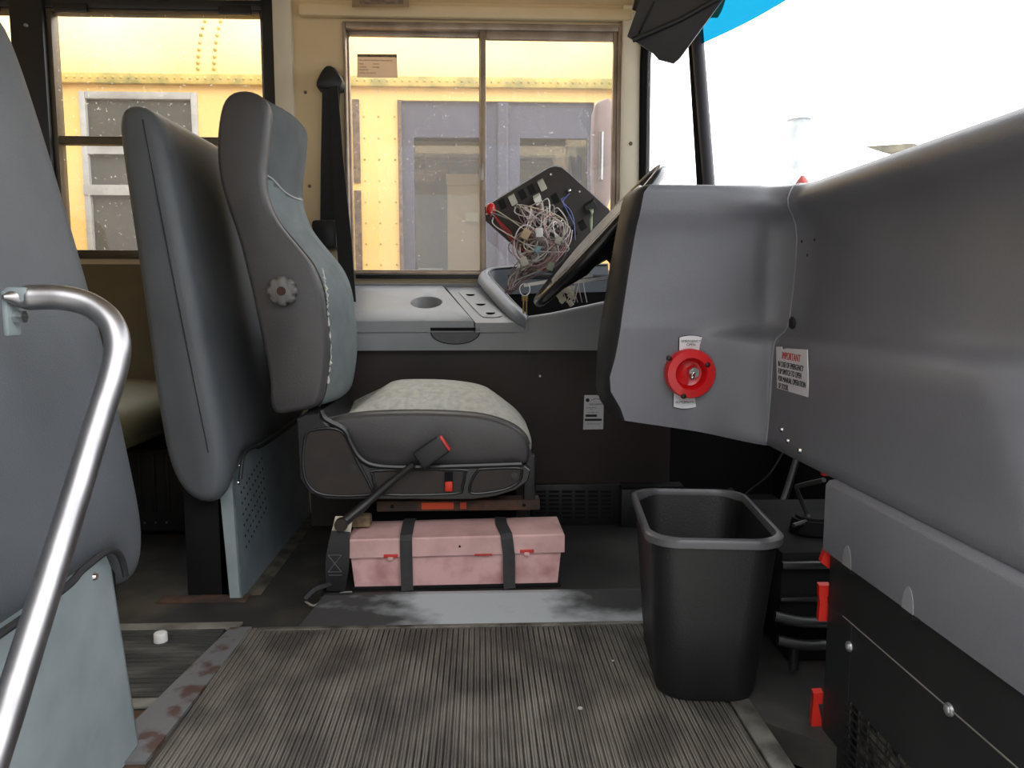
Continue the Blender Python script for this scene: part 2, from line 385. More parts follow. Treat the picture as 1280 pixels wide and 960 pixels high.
# ---- window 1: driver's sliding window
def frame_rect(mb, x0, x1, z0, z1, y0, y1, wl, wr, wb, wt, bev=.003):
    mb.bx(x0, x0+wl, y0, y1, z0, z1, bev); mb.bx(x1-wr, x1, y0, y1, z0, z1, bev)
    mb.bx(x0+wl, x1-wr, y0, y1, z0, z0+wb, bev); mb.bx(x0+wl, x1-wr, y0, y1, z1-wt, z1, bev); return mb
w1 = setting('window_1', (0, WALLY, DZ0))
frame_rect(MB(), DX0, DX1, DZ0, DZ1, 2.785, 2.855, .010, .014, .012, .022).build('window_frame', ALU, w1)
X_M0, X_M1 = .000, .022
frame_rect(MB(), DX0+.008, X_M1-.002, DZ0+.010, DZ1-.018, 2.82, 2.84, .008, .020, .010, .018).build('window_sash', ALU, w1)
frame_rect(MB(), X_M0+.004, DX1-.012, DZ0+.010, DZ1-.020, 2.795, 2.815, .020, .018, .012, .030).build('window_sash', ALU, w1)
m = MB(); m.bx(DX0+.012, X_M0+.01, 2.829, 2.832, DZ0+.015, DZ1-.03); m.build('window_pane', GL_D, w1, smooth=False)
m = MB(); m.bx(X_M1, DX1-.02, 2.804, 2.807, DZ0+.015, DZ1-.04); m.build('window_pane', GL_D, w1, smooth=False)
m = MB(); m.bx(X_M0+.002, X_M0+.014, 2.785, 2.797, 1.20, 1.26, .003); m.build('latch', STEEL, w1)
m = MB(); m.bx(DX0+.03, DX1-.02, 2.775, 2.80, DZ0-.012, DZ0+.003, .002); m.build('window_track', BLACK, w1)
m = MB(); m.bx(-3.4, -.705, 2.785, 2.80, 0, .905, .003); struct(m.build('trim_14', mat('lower_wall_brown', (112,98,70), .6, c2=(98,86,60), scale=4)))
# ---- windows 2, 3: rear passenger windows between black posts
WM = -1.525
for k, (xa, xb) in enumerate(((WM, LX1), (-2.42, WM))):
    w2 = setting('window_%d' % (k+2), ((xa+xb)/2, WALLY, LZ0))
    m = MB(); m.bx(xa-.055 if k == 0 else xa, xa+.055, 2.77, 2.85, LZ0-.06, LZ1, .006)
    if k == 0: m.bx(xb-.04, xb+.002, 2.775, 2.85, LZ0, LZ1, .006)
    m.build('window_post', BLACK, w2)
    L = xa+.055; R = xb-.04 if k == 0 else xb-.055
    m = frame_rect(MB(), L, R, LZ0, LZ1-.035, 2.79, 2.84, .018, .008, .03, .012); m.bx(L, R, 2.795, 2.835, 1.318, 1.345, .003)
    m.build('window_frame', mat('bronze_sash', (98,88,74), .45, .4), w2)
    m = MB(); m.bx(L, R, 2.785, 2.84, LZ1-.036, LZ1-.002, .003); m.build('window_rail', BLACK, w2)
    for px in (L+.09, R-.09):
        m = MB(); m.bx(px-.055, px+.055, 2.778, 2.79, LZ1-.052, LZ1-.022, .003); m.build('latch', BLACK_G, w2)
    m = MB(); m.bx(L+.015, R-.006, 2.815, 2.818, LZ0+.02, 1.33); m.build('window_pane', GL, w2, smooth=False)
    m = MB(); m.bx(L+.015, R-.006, 2.806, 2.809, 1.33, LZ1-.045); m.build('window_pane', GL, w2, smooth=False)
    m = MB()
    for z in (1.70, 1.40, 1.12): screw(m, (xa, 2.77, z), (0,-1,0), .008, .004)
    m.build('post_bolt', STEEL, w2)
# ---- window 4: corner glass, window 5: windshield
w4 = setting('window_4', (.66, 2.65, .9))
ZB, ZT = .92, 1.80
def cg(s, z):                # corner glass plane: s 0..1 from wall to post
    k = (z-1.15)/.55
    return Vector((.572+s*(.153-.05*k), 2.80-s*.30, z))
loop = [(.09,ZB), (.09,1.60), (.12,1.70), (.20,1.755), (.36,1.775), (.97,1.775), (.97,ZB)]
m = MB(); m.tube([cg(s, z) for s, z in loop], .020, 8, closed=True); m.build('gasket', BLACK_M, w4)
m = MB(); m.grid([[cg(.03,ZB), cg(.97,ZB)], [cg(.03,1.775), cg(.97,1.775)]]); m.build('window_pane', GL_W, w4, smooth=False)
m = MB(); m.prism([(0,1.62),(.0,1.85),(1,1.85),(1,1.775),(.32,1.775),(.15,1.755),(.06,1.70)], lambda s, z: cg(s,z), lambda s, z: cg(s,z)+Vector((.02,.02,0))); m.build('window_surround', CREAM_L, w4, smooth=False)
w5 = setting('window_5', (.85, 1.64, .9))
WB = cat_open([(.735,2.49,0), (.83,2.25,0), (.90,1.95,0), (.93,1.64,0), (.90,1.3,0), (.83,1.0,0), (.735,.75,0)], 5)
def wsp(p, z): k = (z-1.15)/.55; return (p.x-.06*k*1.0, p.y, z)
m = MB(); m.grid([[wsp(p, .95) for p in WB], [wsp(p, 1.575) for p in WB]]); m.build('window_pane', GL_W, w5)
m = MB(); m.grid([[wsp(p, 1.575) for p in WB], [wsp(p, 1.83) for p in WB]]); m.build('tint_band', GL_B, w5)
m = MB(); q0 = Vector((.735,2.49,0))
m.tube([wsp(q0, z) for z in (.9, 1.2, 1.5, 1.85)], .0205, 10); m.build('window_post', mat('post_charcoal', (52,52,60), .6), w5)

# ================================================================== NEAR BARRIER and FAR BARRIER
def barrier(name, label, y_edge, y_wall, x0, ln, nar, holes, mo=.045):
    sg = 1 if y_wall > y_edge else -1
    root = thing(name, label, 'barrier', (x0-.08, y_edge, 0), None)
    L = lambda z: max(0, z-.30)*ln
    T = [(0,.36), (.004,.55), (.002,.9), (-.002,1.16), (-.012,1.225), (-.036,1.250), (-.080,1.252), (-.104,1.22), (-.114,1.12), (-.130,.8), (-.150,.5), (-.150,.36), (-.12,.285), (-.075,.262), (-.03,.275)]
    prof = resample(cat_closed([(x0+a-L(z), z) for a, z in T], 4), 110, 3)
    m = MB(); D = abs(y_wall-y_edge)
    secs = [(y_edge+sg*t, d) for t, d in ((0,.030), (.005,.018), (.014,.008), (.028,.002), (.05,0), (.07,-.001), (.09,-.001), (.11,-.002), (.14,-.002), (.2,-.003), (.3,-.004), (.5,-.005), (D,0))]
    def fn(a, b, c):
        q = abs(c-y_edge)
        k = nar*max(0, b-.6)**1.6*(1-min(1, q/D)); t = min(1, max(0, (q-.03)/.10)); t = t*t*(3-2*t)
        low = max(0, (.50-b)/.24)
        return (a, c+sg*k, b+.085*t*min(1, low))
    loft(m, prof, secs, fn)
    pad = m.build('pad', VINYL, root, angle=60)
    m = MB(); pl = []
    for k in range(26):
        z = .40+(1.21-.40)*k/25
        pl.append((x0-.040-L(z), y_edge+sg*(nar*max(0,z-.6)**1.6+.0005), z))
    m.tube(pl, .0018, 6); m.build('seam', PIPING, pad)
    ys = y_edge; lp = lambda z: x0-.02*z/.37
    mo_ = sg*(mo-.045)
    poly = [(ys+mo_+sg*.12, .375), (ys+mo_+sg*.085, .365), (ys+mo_+sg*.070, .335), (ys+mo_+sg*.045, .0), (y_wall, .0), (y_wall, .37), (ys+mo_+sg*.3, .365), (ys+mo_+sg*.2, .375)]
    m = MB(); m.prism(poly, lambda y, z: (lp(z), y, z), lambda y, z: (lp(z)-.006, y, z))
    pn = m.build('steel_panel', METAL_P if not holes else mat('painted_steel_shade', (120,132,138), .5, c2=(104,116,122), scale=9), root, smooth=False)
    m = MB(); m.prism([(0, .335), (-.040, .335), (-.032, .0), (0, .0)], lambda x, z: (lp(z)+x, ys+mo_+sg*(.045+.025*z/.335), z), lambda x, z: (lp(z)+x, ys+mo_+sg*(.049+.025*z/.335), z))
    m.build('panel_flange', METAL_P, root, smooth=False)
    m = MB(); m.tube(cat_open([(x0+.001, ys+mo_+sg*.062, .318), (x0+.002, ys+mo_+sg*.072, .345), (x0+.002, ys+mo_+sg*.09, .368), (x0+.002, ys+mo_+sg*.125, .380), (x0+.002, ys+mo_+sg*.2, .377), (x0+.002, ys+mo_+sg*.3, .367), (x0+.002, y_wall, .372)], 6), .0055, 8)
    m.build('edge_piping', PIPING, root)
    for yy, zz in ((ys+mo_+sg*.125, .340), (ys+mo_+sg*.10, .30))[:2 if holes else 1]:
        m = MB(); screw(m, (lp(zz), yy, zz), (1,0,0), .007, .004); m.build('panel_bolt', CHROME, root)
    m = MB(); m.bx(x0-.15, x0-.04, ys+sg*.07, ys+sg*.095, 0, .33, .003); m.bx(x0-.15, x0-.04, y_wall-sg*.1, y_wall-sg*.075, 0, .33, .003)
    m.bx(x0-.06, x0-.045, ys+sg*.07, y_wall, .0, .34)
    m.build('support_frame', BLACK_M, root)
    if holes:
        for i in range(9):
            for j in range(6):
                yy = ys+.115+i*.026; zz = .12+j*.030+(i*.006)
                m = MB(); m.cyl((lp(zz)-.0005, yy, zz), (lp(zz)+.0008, yy, zz), .0038, 8); m.build('perforation', BLACK_M, pn, smooth=False)
    return root
nb = barrier('padded_barrier', 'grey padded barrier with pale steel panel, nearest the doorway, behind the steel grab rail', 1.400, .50, -.600, .150, .18, False, .105)
fb = barrier('padded_barrier', 'grey padded barrier with perforated steel panel, directly behind the driver seat', 1.92, 2.78, -.625, .155, .03, True)

# ---- grab rail
gr = thing('grab_rail', 'bent stainless steel grab rail fixed to the front of the near padded barrier', 'rail', (-.60, 1.0, .75))
pts = [atx(3,371,-.60), at(30,372,1.02), at(75,372,1.03), at(112,381,1.035), at(138,402,1.03), at(147,432,1.02), at(141,470,1.005), at(122,530,.975), at(96,615,.925), at(68,705,.87), at(38,800,.81), at(5,905,.75), at(-30,1010,.69)]
m = MB(); _p = cat_open(pts, 8); m.tube(_p, [min(.0162, .003+.0015*i) for i in range(len(_p))], 20); m.build('rail_tube', STEEL, gr)
bp_ = atx(11, 392, -.607)
m = MB(); m.box(bp_+Vector((.003,0,.0)), (.008, .028, .058), .003); m.box(bp_+Vector((.016,0,.024)), (.03, .026, .02), .005); m.build('bracket', METAL_P, gr)
m = MB(); m.cyl(bp_+Vector((.006,0,-.004)), bp_+Vector((.02,0,-.004)), .0085, 6); m.build('bolt', CHROME, gr)

# ================================================================== DRIVER SEAT
YN, YF = 2.0, 2.38
ds = thing('driver_seat', 'high-backed driver seat, charcoal vinyl sides with worn pale fabric, on black base', 'seat', (-.25, 2.2, PZ))
bk = [(273,172), (279,132), (290,117), (308,114), (325,118), (338,132), (337,160), (334,190), (331,215), (334,245), (346,275), (368,303), (390,330), (402,358), (407,390), (411,440), (406,485), (398,508), (370,514), (342,516), (338,470), (328,420), (315,360), (300,300), (283,250), (275,215)]
prof = resample(cat_closed(xz(bk, YN), 4), 120, 2)
m = MB(); loft(m, prof, [(1.981,.014), (1.985,.006), (1.993,.001), (2.01,0), (2.03,.002)])
m.build('backrest_side', VINYL_D, ds, angle=50)
m = MB()
def bsh(k):
    def f(a, b):
        fr = max(0, min(1, (a+.60+ (1.2-b)*-.28)/.1))
        return (a+k, b)
    return f
# the front cushion bulges forward between its bolsters
fx = xz([(334,190)], YN)[0]
def bulge(k): 
    cx = sum(p[0] for p in prof)/len(prof)
    def f(a, b):
        # front verts only: those right of the local mid line
        row = [p[0] for p in prof if abs(p[1]-b) < .02] or [a]
        mid = (min(row)+max(row))/2
        return (a+(k if a > mid else -k*.2)*min(1, abs(a-mid)/.05), b)
    return f
loft(m, prof, [(2.028,.004), (2.05,-.001,bulge(.006)), (2.10,0,bulge(.022)), (2.16,0,bulge(.032)), (2.22,0,bulge(.032)), (2.29,0,bulge(.028)), (2.35,0,bulge(.012)), (2.385,.002), (2.40,.008), (2.405,.014)])
bcu = m.build('backrest_cushion', FABRIC, ds, angle=60)
bcu.data.materials.append(mat('headrest_fabric', (88,92,94), .85, c2=(78,82,84), scale=14, bump=.6, bscale=500))
BCU = bvh_of(bcu)
HS = [onto(BCU, u, v, .0012)[0] for u, v in ((333,219), (339,223), (345,229), (351,236), (358,242), (367,247), (377,250))]
def seam_z(y):
    if y <= HS[0].y: return HS[0].z
    for a_, b_ in zip(HS, HS[1:]):
        if a_.y <= y <= b_.y: return a_.z+(b_.z-a_.z)*(y-a_.y)/max(1e-6, b_.y-a_.y)
    return HS[-1].z
for p in bcu.data.polygons:
    c_ = p.center+WLOC[bcu.name]
    if c_.z > seam_z(c_.y): p.material_index = 1
# piping at the seam between the side panel and the cushion
sm = [(336.5,136), (337,160), (334,190), (331,215), (334,245), (346,275), (368,303), (390,330), (402,358), (407,390), (411,440), (406,485), (398,508)]
m = MB(); m.tube([at(u+1, v, 2.026) for u, v in [tuple(p)[:2] for p in cat_open([(a,b,0) for a,b in sm], 5)]], .0035, 6); m.build('backrest_piping', PIPING, ds)
m = MB(); m.tube(cat_open(HS, 5), .0026, 6); m.build('headrest_seam', mat('seam_grey', (178,180,178), .7), ds)
m = MB(); tp = []
for k in range(60):
    t = k/59; q = cat_open([(403,335,0), (408,365,0), (410,400,0), (413,440,0), (409,482,0)], 15)[k]
    tp.append(at(q.x+random.uniform(-.8,1.6), q.y, 2.026))
m.tube(tp, [.0008+random.random()**2*.0035 for _ in tp], 6); m.build('torn_foam', mat('foam_white', (214,214,204), .9), ds)
# tilt knob with eight lobes
kc = at(354, 364, 1.972); rr = []
m = MB()
lob = [(.038*(1-.15*(.5-.5*math.cos(8*a))**3)*math.cos(a), .038*(1-.15*(.5-.5*math.cos(8*a))**3)*math.sin(a)) for a in [2*PI*i/96 for i in range(96)]]
loft(m, lob, [(-.020,.006), (-.016,.001), (-.004,0), (.012,.001)], lambda a, b, c: (kc.x+a, kc.y+c, kc.z+b))
kn = m.build('recline_knob', mat('knob_grey', (108,106,104), .45), ds, angle=50)
m = MB(); m.cyl((kc.x,kc.y-.021,kc.z), (kc.x,kc.y-.0195,kc.z), .0115, 16); m.build('knob_hole', mat('knob_hole_rust', (70,44,36), .8), kn)
# seat cushion
cu = [(412,524), (440,518), (475,515), (520,514), (565,515), (605,519), (637,529), (655,542), (662,556), (661,572), (655,580), (600,582), (520,582), (455,581), (436,560), (424,543)]
cp = resample(cat_closed(xz(cu, YN), 4), 120, 2)
m = MB(); loft(m, cp, [(1.976,.012), (1.980,.005), (1.990,.001), (2.005,0), (2.02,.001)]); m.build('cushion_side', VINYL_D, ds, angle=50)
x_lo = min(p[0] for p in cp); x_hi = max(p[0] for p in cp); z_lo = min(p[1] for p in cp); z_hi = max(p[1] for p in cp)
def crown(k, d=0):
    def f(a, b):
        t = (a-x_lo)/(x_hi-x_lo); wz = max(0, (b-(z_hi-.07))/.07)
        return (a+.012*min(1,k/.05)*max(0,t-.8)/.2, b+k*wz*min(1, 1.5*math.sin(PI*min(1, max(0, (t-.03)*1.03)))**.9) - d*wz*max(0,.3-t)/.3)
    return f
m = MB(); loft(m, cp, [(2.018,.003), (2.04,-.001,crown(.02,.01)), (2.09,0,crown(.046,.02)), (2.16,0,crown(.058,.03)), (2.23,0,crown(.058,.03)), (2.30,0,crown(.054,.02)), (2.36,0,crown(.038)), (2.39,.004,crown(.02)), (2.40,.012)])
m.build('cushion_top', FABRIC_L, ds, angle=60)
m = MB(); m.tube([at(u, v-1, 2.018) for u, v in [tuple(p)[:2] for p in cat_open([(412,524,0), (440,518,0), (475,515,0), (520,514,0), (565,515,0), (605,519,0), (637,529,0), (655,542,0), (662,556,0)], 5)]], .003, 6); m.build('cushion_piping', mat('piping_grey', (96,94,92), .7), ds)
# plastic side shroud with raised ribs
sh = [(372,522), (385,516), (400,515), (408,528), (425,541), (436,552), (445,570), (462,581), (500,584), (655,580), (663,586), (660,600), (645,611), (620,619), (590,623), (410,623), (388,614), (376,596)]
sp = xz(sh, 1.975)
m = MB(); loft(m, sp, [(1.958,.004), (1.962,.001), (1.97,0), (2.37,0), (2.375,.003)])
shroud = m.build('side_shroud', SHROUD, ds, angle=30)
def rib(name, pts, closed, r, mt, par, y=1.957):
    m = MB(); m.tube([at(u, v, y) for u, v in pts], r, 8, closed=closed); return m.build(name, mt, par)
sp_ = cat_open([(p[0],p[1],0) for p in [(401,513), (407,524), (430,537), (438,553), (449,571), (466,581), (500,584), (560,583), (652,580)]], 5)
rib('shroud_rim', [(p.x, p.y) for p in sp_], False, .0075, SHROUD, ds, 1.956)
pan1 = cat_closed([(382,545), (395,537), (418,536), (432,545), (446,575), (462,606), (462,618), (410,619), (388,609), (379,585)], 4)
pan2 = [(466,594), (472,588), (575,587), (581,592), (578,608), (568,617), (478,618), (469,608)]
pan3 = [(590,600), (597,589), (605,586), (648,585), (652,592), (648,603), (630,612), (598,617), (587,614)]
for pn_ in (pan1, cat_closed(pan2, 3), cat_closed(pan3, 3)):
    m = MB(); m.prism(xz(pn_, 1.957), lambda x, z: (x, 1.9572, z), lambda x, z: (x, 1.965, z)); pl_ = m.build('shroud_inset', SHROUD_P, ds, smooth=False)
    rib('inset_rim', pn_, True, .0038, SHROUD, pl_, 1.957)
for u, v in ((443,584), (643,594)):
    m = MB(); c = at(u, v, 1.957); m.cyl(c, c+Vector((0,-.004,0)), .009, 14, bev=.001); m.build('shroud_bolt', SHROUD, ds)
c = at(561, 603, 1.956); m = MB(); m.box(c+Vector((0,0,.008)), (.021, .006, .040), .002); sl = m.build('slider_slot', BLACK_M, ds)
m = MB(); m.box(at(561, 608, 1.951), (.020, .010, .026), .003); m.build('slider_button', mat('orange_red_plastic', (232,52,28), .4), sl)
# front bracket, rusty cross rail and pedestal
m = MB(); m.bx(.115, .145, 2.0, 2.04, .245, .37, .004); m.cyl((.125,1.99,.37), (.125,2.36,.37), .012, 10); m.build('front_bracket', BLACK, ds)
m = MB(); a = at(472,633,2.02); b = at(674,631,2.02); m.bx(a.x, b.x, 2.0, 2.05, .222, .250, .002); rl = m.build('slide_rail', RUST, ds)
for u0, u1 in ((527,567), (575,583)):
    m = MB(); a = at(u0,632,1.998); b = at(u1,632,1.998); m.bx(a.x, b.x, 1.997, 2.0, .228, .246); m.build('rail_paint', mat('orange_primer', (190,66,28), .7), rl)
for u in (490, 655): m = MB(); m.cyl((at(u,632,1.999).x, 1.9995, .236), (at(u,632,1.999).x, 1.998, .236), .005, 8); m.build('rail_hole', BLACK_M, rl)
m = MB(); m.bx(-.33, .10, 2.10, 2.36, PZ, .26, .01); m.build('pedestal', BLACK_M, ds)
# ================================================================== SEAT BELTS
sb = thing('shoulder_belt', 'black shoulder belt hanging down the cream pillar from a pointed anchor cover', 'seat belt', (-.56, 2.74, 1.0))
m = MB(); ac = xz([(411,83), (419,86), (428,98), (430,107), (424,113), (401,113), (396,106), (399,97), (405,87)], 2.76)
loft(m, cat_closed(ac, 3), [(2.735,.012), (2.74,.004), (2.752,0), (2.80,0)]); m.build('anchor_cover', BLACK, sb)
m = MB(); m.ribbon([at(414,108,2.745), at(412,200,2.75), at(411,300,2.76)], (1,0,0), .060, .003); m.build('webbing', WEB, sb)
m = MB(); m.ribbon([at(417,108,2.738), at(422,200,2.70), at(430,300,2.65), at(437,395,2.58), at(440,480,2.48)], (1,-.15,0), [.030,.040,.052,.050,.050], .003); m.build('webbing', WEB, sb)
m = MB(); a = at(392,276,2.74); b = at(424,311,2.74); m.bx(a.x, b.x, 2.70, 2.80, b.z, a.z, .012); m.build('retractor', BLACK, sb)
m = MB(); m.bx(b.x-.004, b.x+.014, 2.74, 2.80, b.z+.005, a.z-.005, .003); m.build('retractor_plate', METAL_P, sb)
# buckle on its stalk
bu = thing('belt_buckle', 'black seat belt buckle with red button on a slanting stalk', 'buckle', tuple(at(430,655,1.90)))
p0 = at(427,655,1.885); p1 = at(455,632,1.915); p2 = at(517,580,1.93)
m = MB(); m.tube(cat_open([p0, p1, at(486,605,1.93), p2], 6), [.0125]*7+[.010]*6+[.0085]*6, 12); m.build('stalk', BLACK, bu)
bd = (at(553,556,1.925)-at(520,578,1.925)).normalized(); pr = Vector((-bd.z,0,bd.x)) if True else None
RB = Matrix((bd, Vector((0,1,0)), bd.cross(Vector((0,1,0))))).transposed()
bc = at(539,565,1.925)
m = MB(); m.box(bc, (.080,.026,.050), .005, RB, 3); m.build('buckle_body', BLACK, bu)
m = MB(); m.box(bc+bd*.041, (.010,.020,.044), .003, RB); m.build('release_button', mat('buckle_red', (206,48,52), .4), bu)
m = MB(); m.cyl(p0+Vector((0,-.014,0)), p0+Vector((0,.006,0)), .0165, 18, bev=.002); m.build('pivot_bolt', mat('dark_brown_steel', (64,54,50), .5, .4), bu)
# floor anchor: cream plate and folded webbing
fa = thing('belt_anchor', 'folded black belt webbing with cream plate at floor left of the red case', 'seat belt', tuple(at(415,735,1.93)))
m = MB(); m.prism(xz([(419,646), (441,646), (438,667), (414,666)], 1.895), lambda x, z: (x,1.895,z), lambda x, z: (x,1.901,z)); m.build('anchor_plate', mat('cream_plate', (206,198,178), .5), fa)
m = MB(); m.ribbon(cat_open([at(426,664,1.89), at(423,690,1.875), at(421,715,1.87), at(420,737,1.88)], 4), (1,.1,0), [.045+.012*math.sin(PI*i/12) for i in range(13)], .012); wb_ = m.build('webbing', WEB, fa)
m = MB(); yq = 1.861
for a_, b_ in (((410,694),(427,715)), ((427,694),(410,715)), ((410,694),(427,694)), ((410,715),(427,715)), ((411,719),(427,719))):
    m.tube([at(*a_, yq), at(*b_, yq)], .0008, 4)
m.build('stitching', mat('stitch_grey', (104,104,108), .8), wb_)
m = MB(); m.ribbon(cat_open([at(412,727,1.89), at(396,735,1.87), at(381,750,1.85)], 4), (.2,1,0), .046, .010); m.build('webbing', WEB, fa)
m = MB(); m.box(at(452,650,1.97), (.05,.04,.03), .006); m.build('worn_bracket', mat('worn_tan', (132,112,84), .8, c2=(80,66,52), scale=30), fa)
m = MB(); m.tube(cat_open([at(382,752,1.85), at(392,757,1.84), at(404,751,1.85), at(425,742,1.87), at(440,740,1.875)], 5), .003, 6); m.build('floor_loop', mat('loop_grey', (140,136,128), .5), fa)

# ================================================================== RED CASE with two straps
an = math.radians(.8)
Rz = Matrix.Rotation(an, 4, 'Z')
tb = thing('emergency_case', 'long faded red plastic case strapped to the floor in front of the driver seat', 'case', (-.062, 1.893, PZ))
def cloc(x, y, z): v = Rz @ Vector((x, y, z)); return (tb.location.x+v.x, tb.location.y+v.y, PZ+v.z)
CW, CD = .548, .15
def cbox(mb, x0, x1, y0, y1, z0, z1, bev=0): c = cloc((x0+x1)/2, (y0+y1)/2, (z0+z1)/2); return mb.box(c, (x1-x0, y1-y0, z1-z0), bev, Rz.to_3x3())
def cloft(mb, secs):    # secs: (z, x half, y0, y1)
    return mb.rings([[cloc(-h, a, z+.004*0), cloc(h, a, z+.006*(z > .08)), cloc(h, b, z+.006*(z > .08)), cloc(-h, b, z)] for z, h, a, b in secs])
m = MB(); cloft(m, [(.008, CW/2-.016, .004, CD-.01), (.092, CW/2-.008, .0, CD-.004)]); m.build('case_body', PINK, tb, smooth=False)
m = MB(); cloft(m, [(.086, CW/2, -.008, CD+.004), (.130, CW/2, -.008, CD+.004), (.134, CW/2-.003, -.005, CD), (.139, CW/2-.022, .060, CD-.03), (.140, CW/2-.03, .075, CD-.04)]); m.build('case_lid', PINKTOP, tb, smooth=False)
m = MB(); cbox(m, -CW/2+.008, CW/2-.008, -.006, CD, .0, .008, .002); m.build('case_dark_base', BLACK_M, tb)  # dark strip along the bottom of the case
for x, dz in ((-.165,0), (.178,.006)):
    m = MB(); cbox(m, x-.018, x+.018, -.0095, -.005, .086+dz, .095+dz, .001); l_ = m.build('latch', REDD, tb)
    m = MB(); cbox(m, x-.008, x+.006, -.0115, -.004, .079+dz, .088+dz, .002); m.build('latch_tab', PINK, l_)
m = MB(); cbox(m, .045, .090, -.0092, -.004, .087, .092, .001); m.build('lid_gap', REDD, tb)
m = MB(); m.cyl(cloc(.008,-.009,.112), cloc(.008,-.0075,.112), .003, 8); m.build('lid_hole', BLACK_M, tb)
for i, (x, dx, lab) in enumerate(((-.126, .0, 'dark grey strap over the red case, the one nearer the buckle'), (.132, -.016, 'dark grey strap over the red case, the one nearer the waste bin'))):
    m = MB(); path = [(x+.002,-.016,.002), (x+.001, -.014, .010), (x,-.0135,.09), (x+dx*.3,-.0135,.131), (x+dx*.4,-.006,.142), (x+dx, .06, .1485), (x+dx,.11,.149), (x+dx,CD+.006,.138), (x+dx,CD+.012,.09), (x+dx,CD+.014,.0)]
    m.ribbon([cloc(*p) for p in path], Rz @ Vector((1,0,0)), .030, .004)
    tag(m.build('strap', STRAP, angle=20), lab, 'strap', 'straps holding the red case')
# white cap on the aisle mat
c = atz(201, 801, .009)
m = MB(); loft(m, [(.0145*math.cos(2*PI*i/40)*(1+.015*(i%2)), .0145*math.sin(2*PI*i/40)*(1+.015*(i%2))) for i in range(40)], [(.008,0), (.026,0), (.0285,.0015), (.029,.004)], lambda a, b, z: (c.x+a, c.y+b, z))
tag(m.build('bottle_cap', WHITE), 'white plastic bottle cap lying on the ribbed aisle mat', 'bottle cap')

for (u, v, r, lab) in ((725,887,.0045,'small pale pebble lying alone on the ribbed mat left of the bin'), (766,827,.003,'tiny pebble on the ribbed mat nearer the nosing')):
    c = atz(u, v, .0075); m = MB(); m.ball((c.x,c.y,c.z+r*.6), r, (1.2,.9,.75), 8); tag(m.build('pebble', mat('pebble_grey', (168,160,150), .8)), lab, 'pebble')
# ================================================================== WASTE BIN
bcx, bcy = .462, 1.563
wb = thing('waste_bin', 'black plastic waste bin with rounded corners standing on the ribbed mat', 'waste bin', (bcx, bcy, 0))
R2 = Matrix.Rotation(math.radians(-6), 2)
def bsec(w, d, z, r, off=(0,0)):
    return [(bcx+off[0]+q.x, bcy+off[1]+q.y, z) for q in (R2 @ Vector(p) for p in rrect(w, d, r, 8))]
o_ = (-.008, -.022)
Wt, Dt, Wb, Db, HB = .250, .385, .196, .305, .335
def binw(t): return Wb+(Wt-Wb)*t, Db+(Dt-Db)*t
m = MB(); rr = []
for z, t, g in ((.008,0,-.012), (.010,0,-.003), (.022,.03,0), (.17,.45,0), (.325,.93,0), (.325,.93,-.006), (.17,.45,-.006), (.02,.02,-.006), (.018,0,-.02)):
    w_, d_ = binw(t); rr.append(bsec(w_+2*g, d_+2*g, z, .058, (o_[0]*(1-t), o_[1]*(1-t))))
m.rings(rr); m.build('bin_body', BINM, wb, angle=45)
m = MB(); rr = []
for z, g in ((.318,.001), (.320,.008), (.334,.009), (.338,.005), (.338,-.002), (.330,-.006), (.318,-.006)):
    rr.append(bsec(Wt*.985+2*g, Dt*.985+2*g, z, .062))
m.rings(rr, close=True); m.build('bin_rim', BINRIM, wb, angle=50)

# ================================================================== SIDE CONSOLE
CF = 2.42                                   # front edge of the console
_f = at(520,400,CF).z; _b = at(500,357,2.76).z
def cz(y): return _f-.006+(y-CF)*(_b-_f)/.34
co_ = thing('side_console', 'pale grey moulded console with cup holder below the driver side window', 'console', (-.2, 2.5, .6))
fe = at(603,398,CF)
# lid with cup hole (built as ring of quads around hole)
lx0, lx1f, lx1b = -.55, at(592,398,CF).x, at(553,357,2.755).x
hc = at(533,377,2.585); hy = hc.y; hx = hc.x
m = MB(); K = 40; out = []; inn = []
for i in range(K):
    a_ = 2*PI*i/K; ca, sa = math.cos(a_), math.sin(a_)
    inn.append((hx+.053*ca, hy+.060*sa))
    # project onto lid outline
    best = None
    Y0, Y1 = CF-.006, 2.758
    ts = []
    if sa > 1e-6: ts.append((Y1-hy)/sa)
    if sa < -1e-6: ts.append((Y0-hy)/sa)
    if ca < -1e-6: ts.append((lx0-hx)/ca)
    # slanted right edge x = lx1f+(y-Y0)*k
    kk = (lx1b-lx1f)/(Y1-Y0); den = ca-kk*sa
    if den > 1e-6: ts.append((lx1f+(hy-Y0)*kk-hx)/den)
    t = min(t for t in ts if t > 0); out.append((hx+ca*t, hy+sa*t))
def snap(cx_, cy_):
    j = min(range(K), key=lambda i: (out[i][0]-cx_)**2+(out[i][1]-cy_)**2); out[j] = (cx_, cy_)
for q in ((lx0,CF-.006), (lx0,2.758), (lx1f,CF-.006), (lx1b,2.758)): snap(*q)
LT = .006
m.rings([[(x, y, cz(y)-.03) for x, y in out], [(x, y, cz(y)+LT-.002) for x, y in out], [(x+(hx-x)*.01, y+(hy-y)*.01, cz(y)+LT) for x, y in out], [(x, y, cz(y)+LT) for x, y in inn], [(hx+(x-hx)*.95, hy+(y-hy)*.95, cz(y)+LT-.004) for x, y in inn], [(hx+(x-hx)*.88, hy+(y-hy)*.88, .665) for x, y in inn]], cap=False)
e_ = [m.bm.verts.new((hx+(x-hx)*.88, hy+(y-hy)*.88, .665)) for x, y in inn]; m.bm.faces.new(e_)
m.build('console_lid', CONSOLE, co_, angle=35)
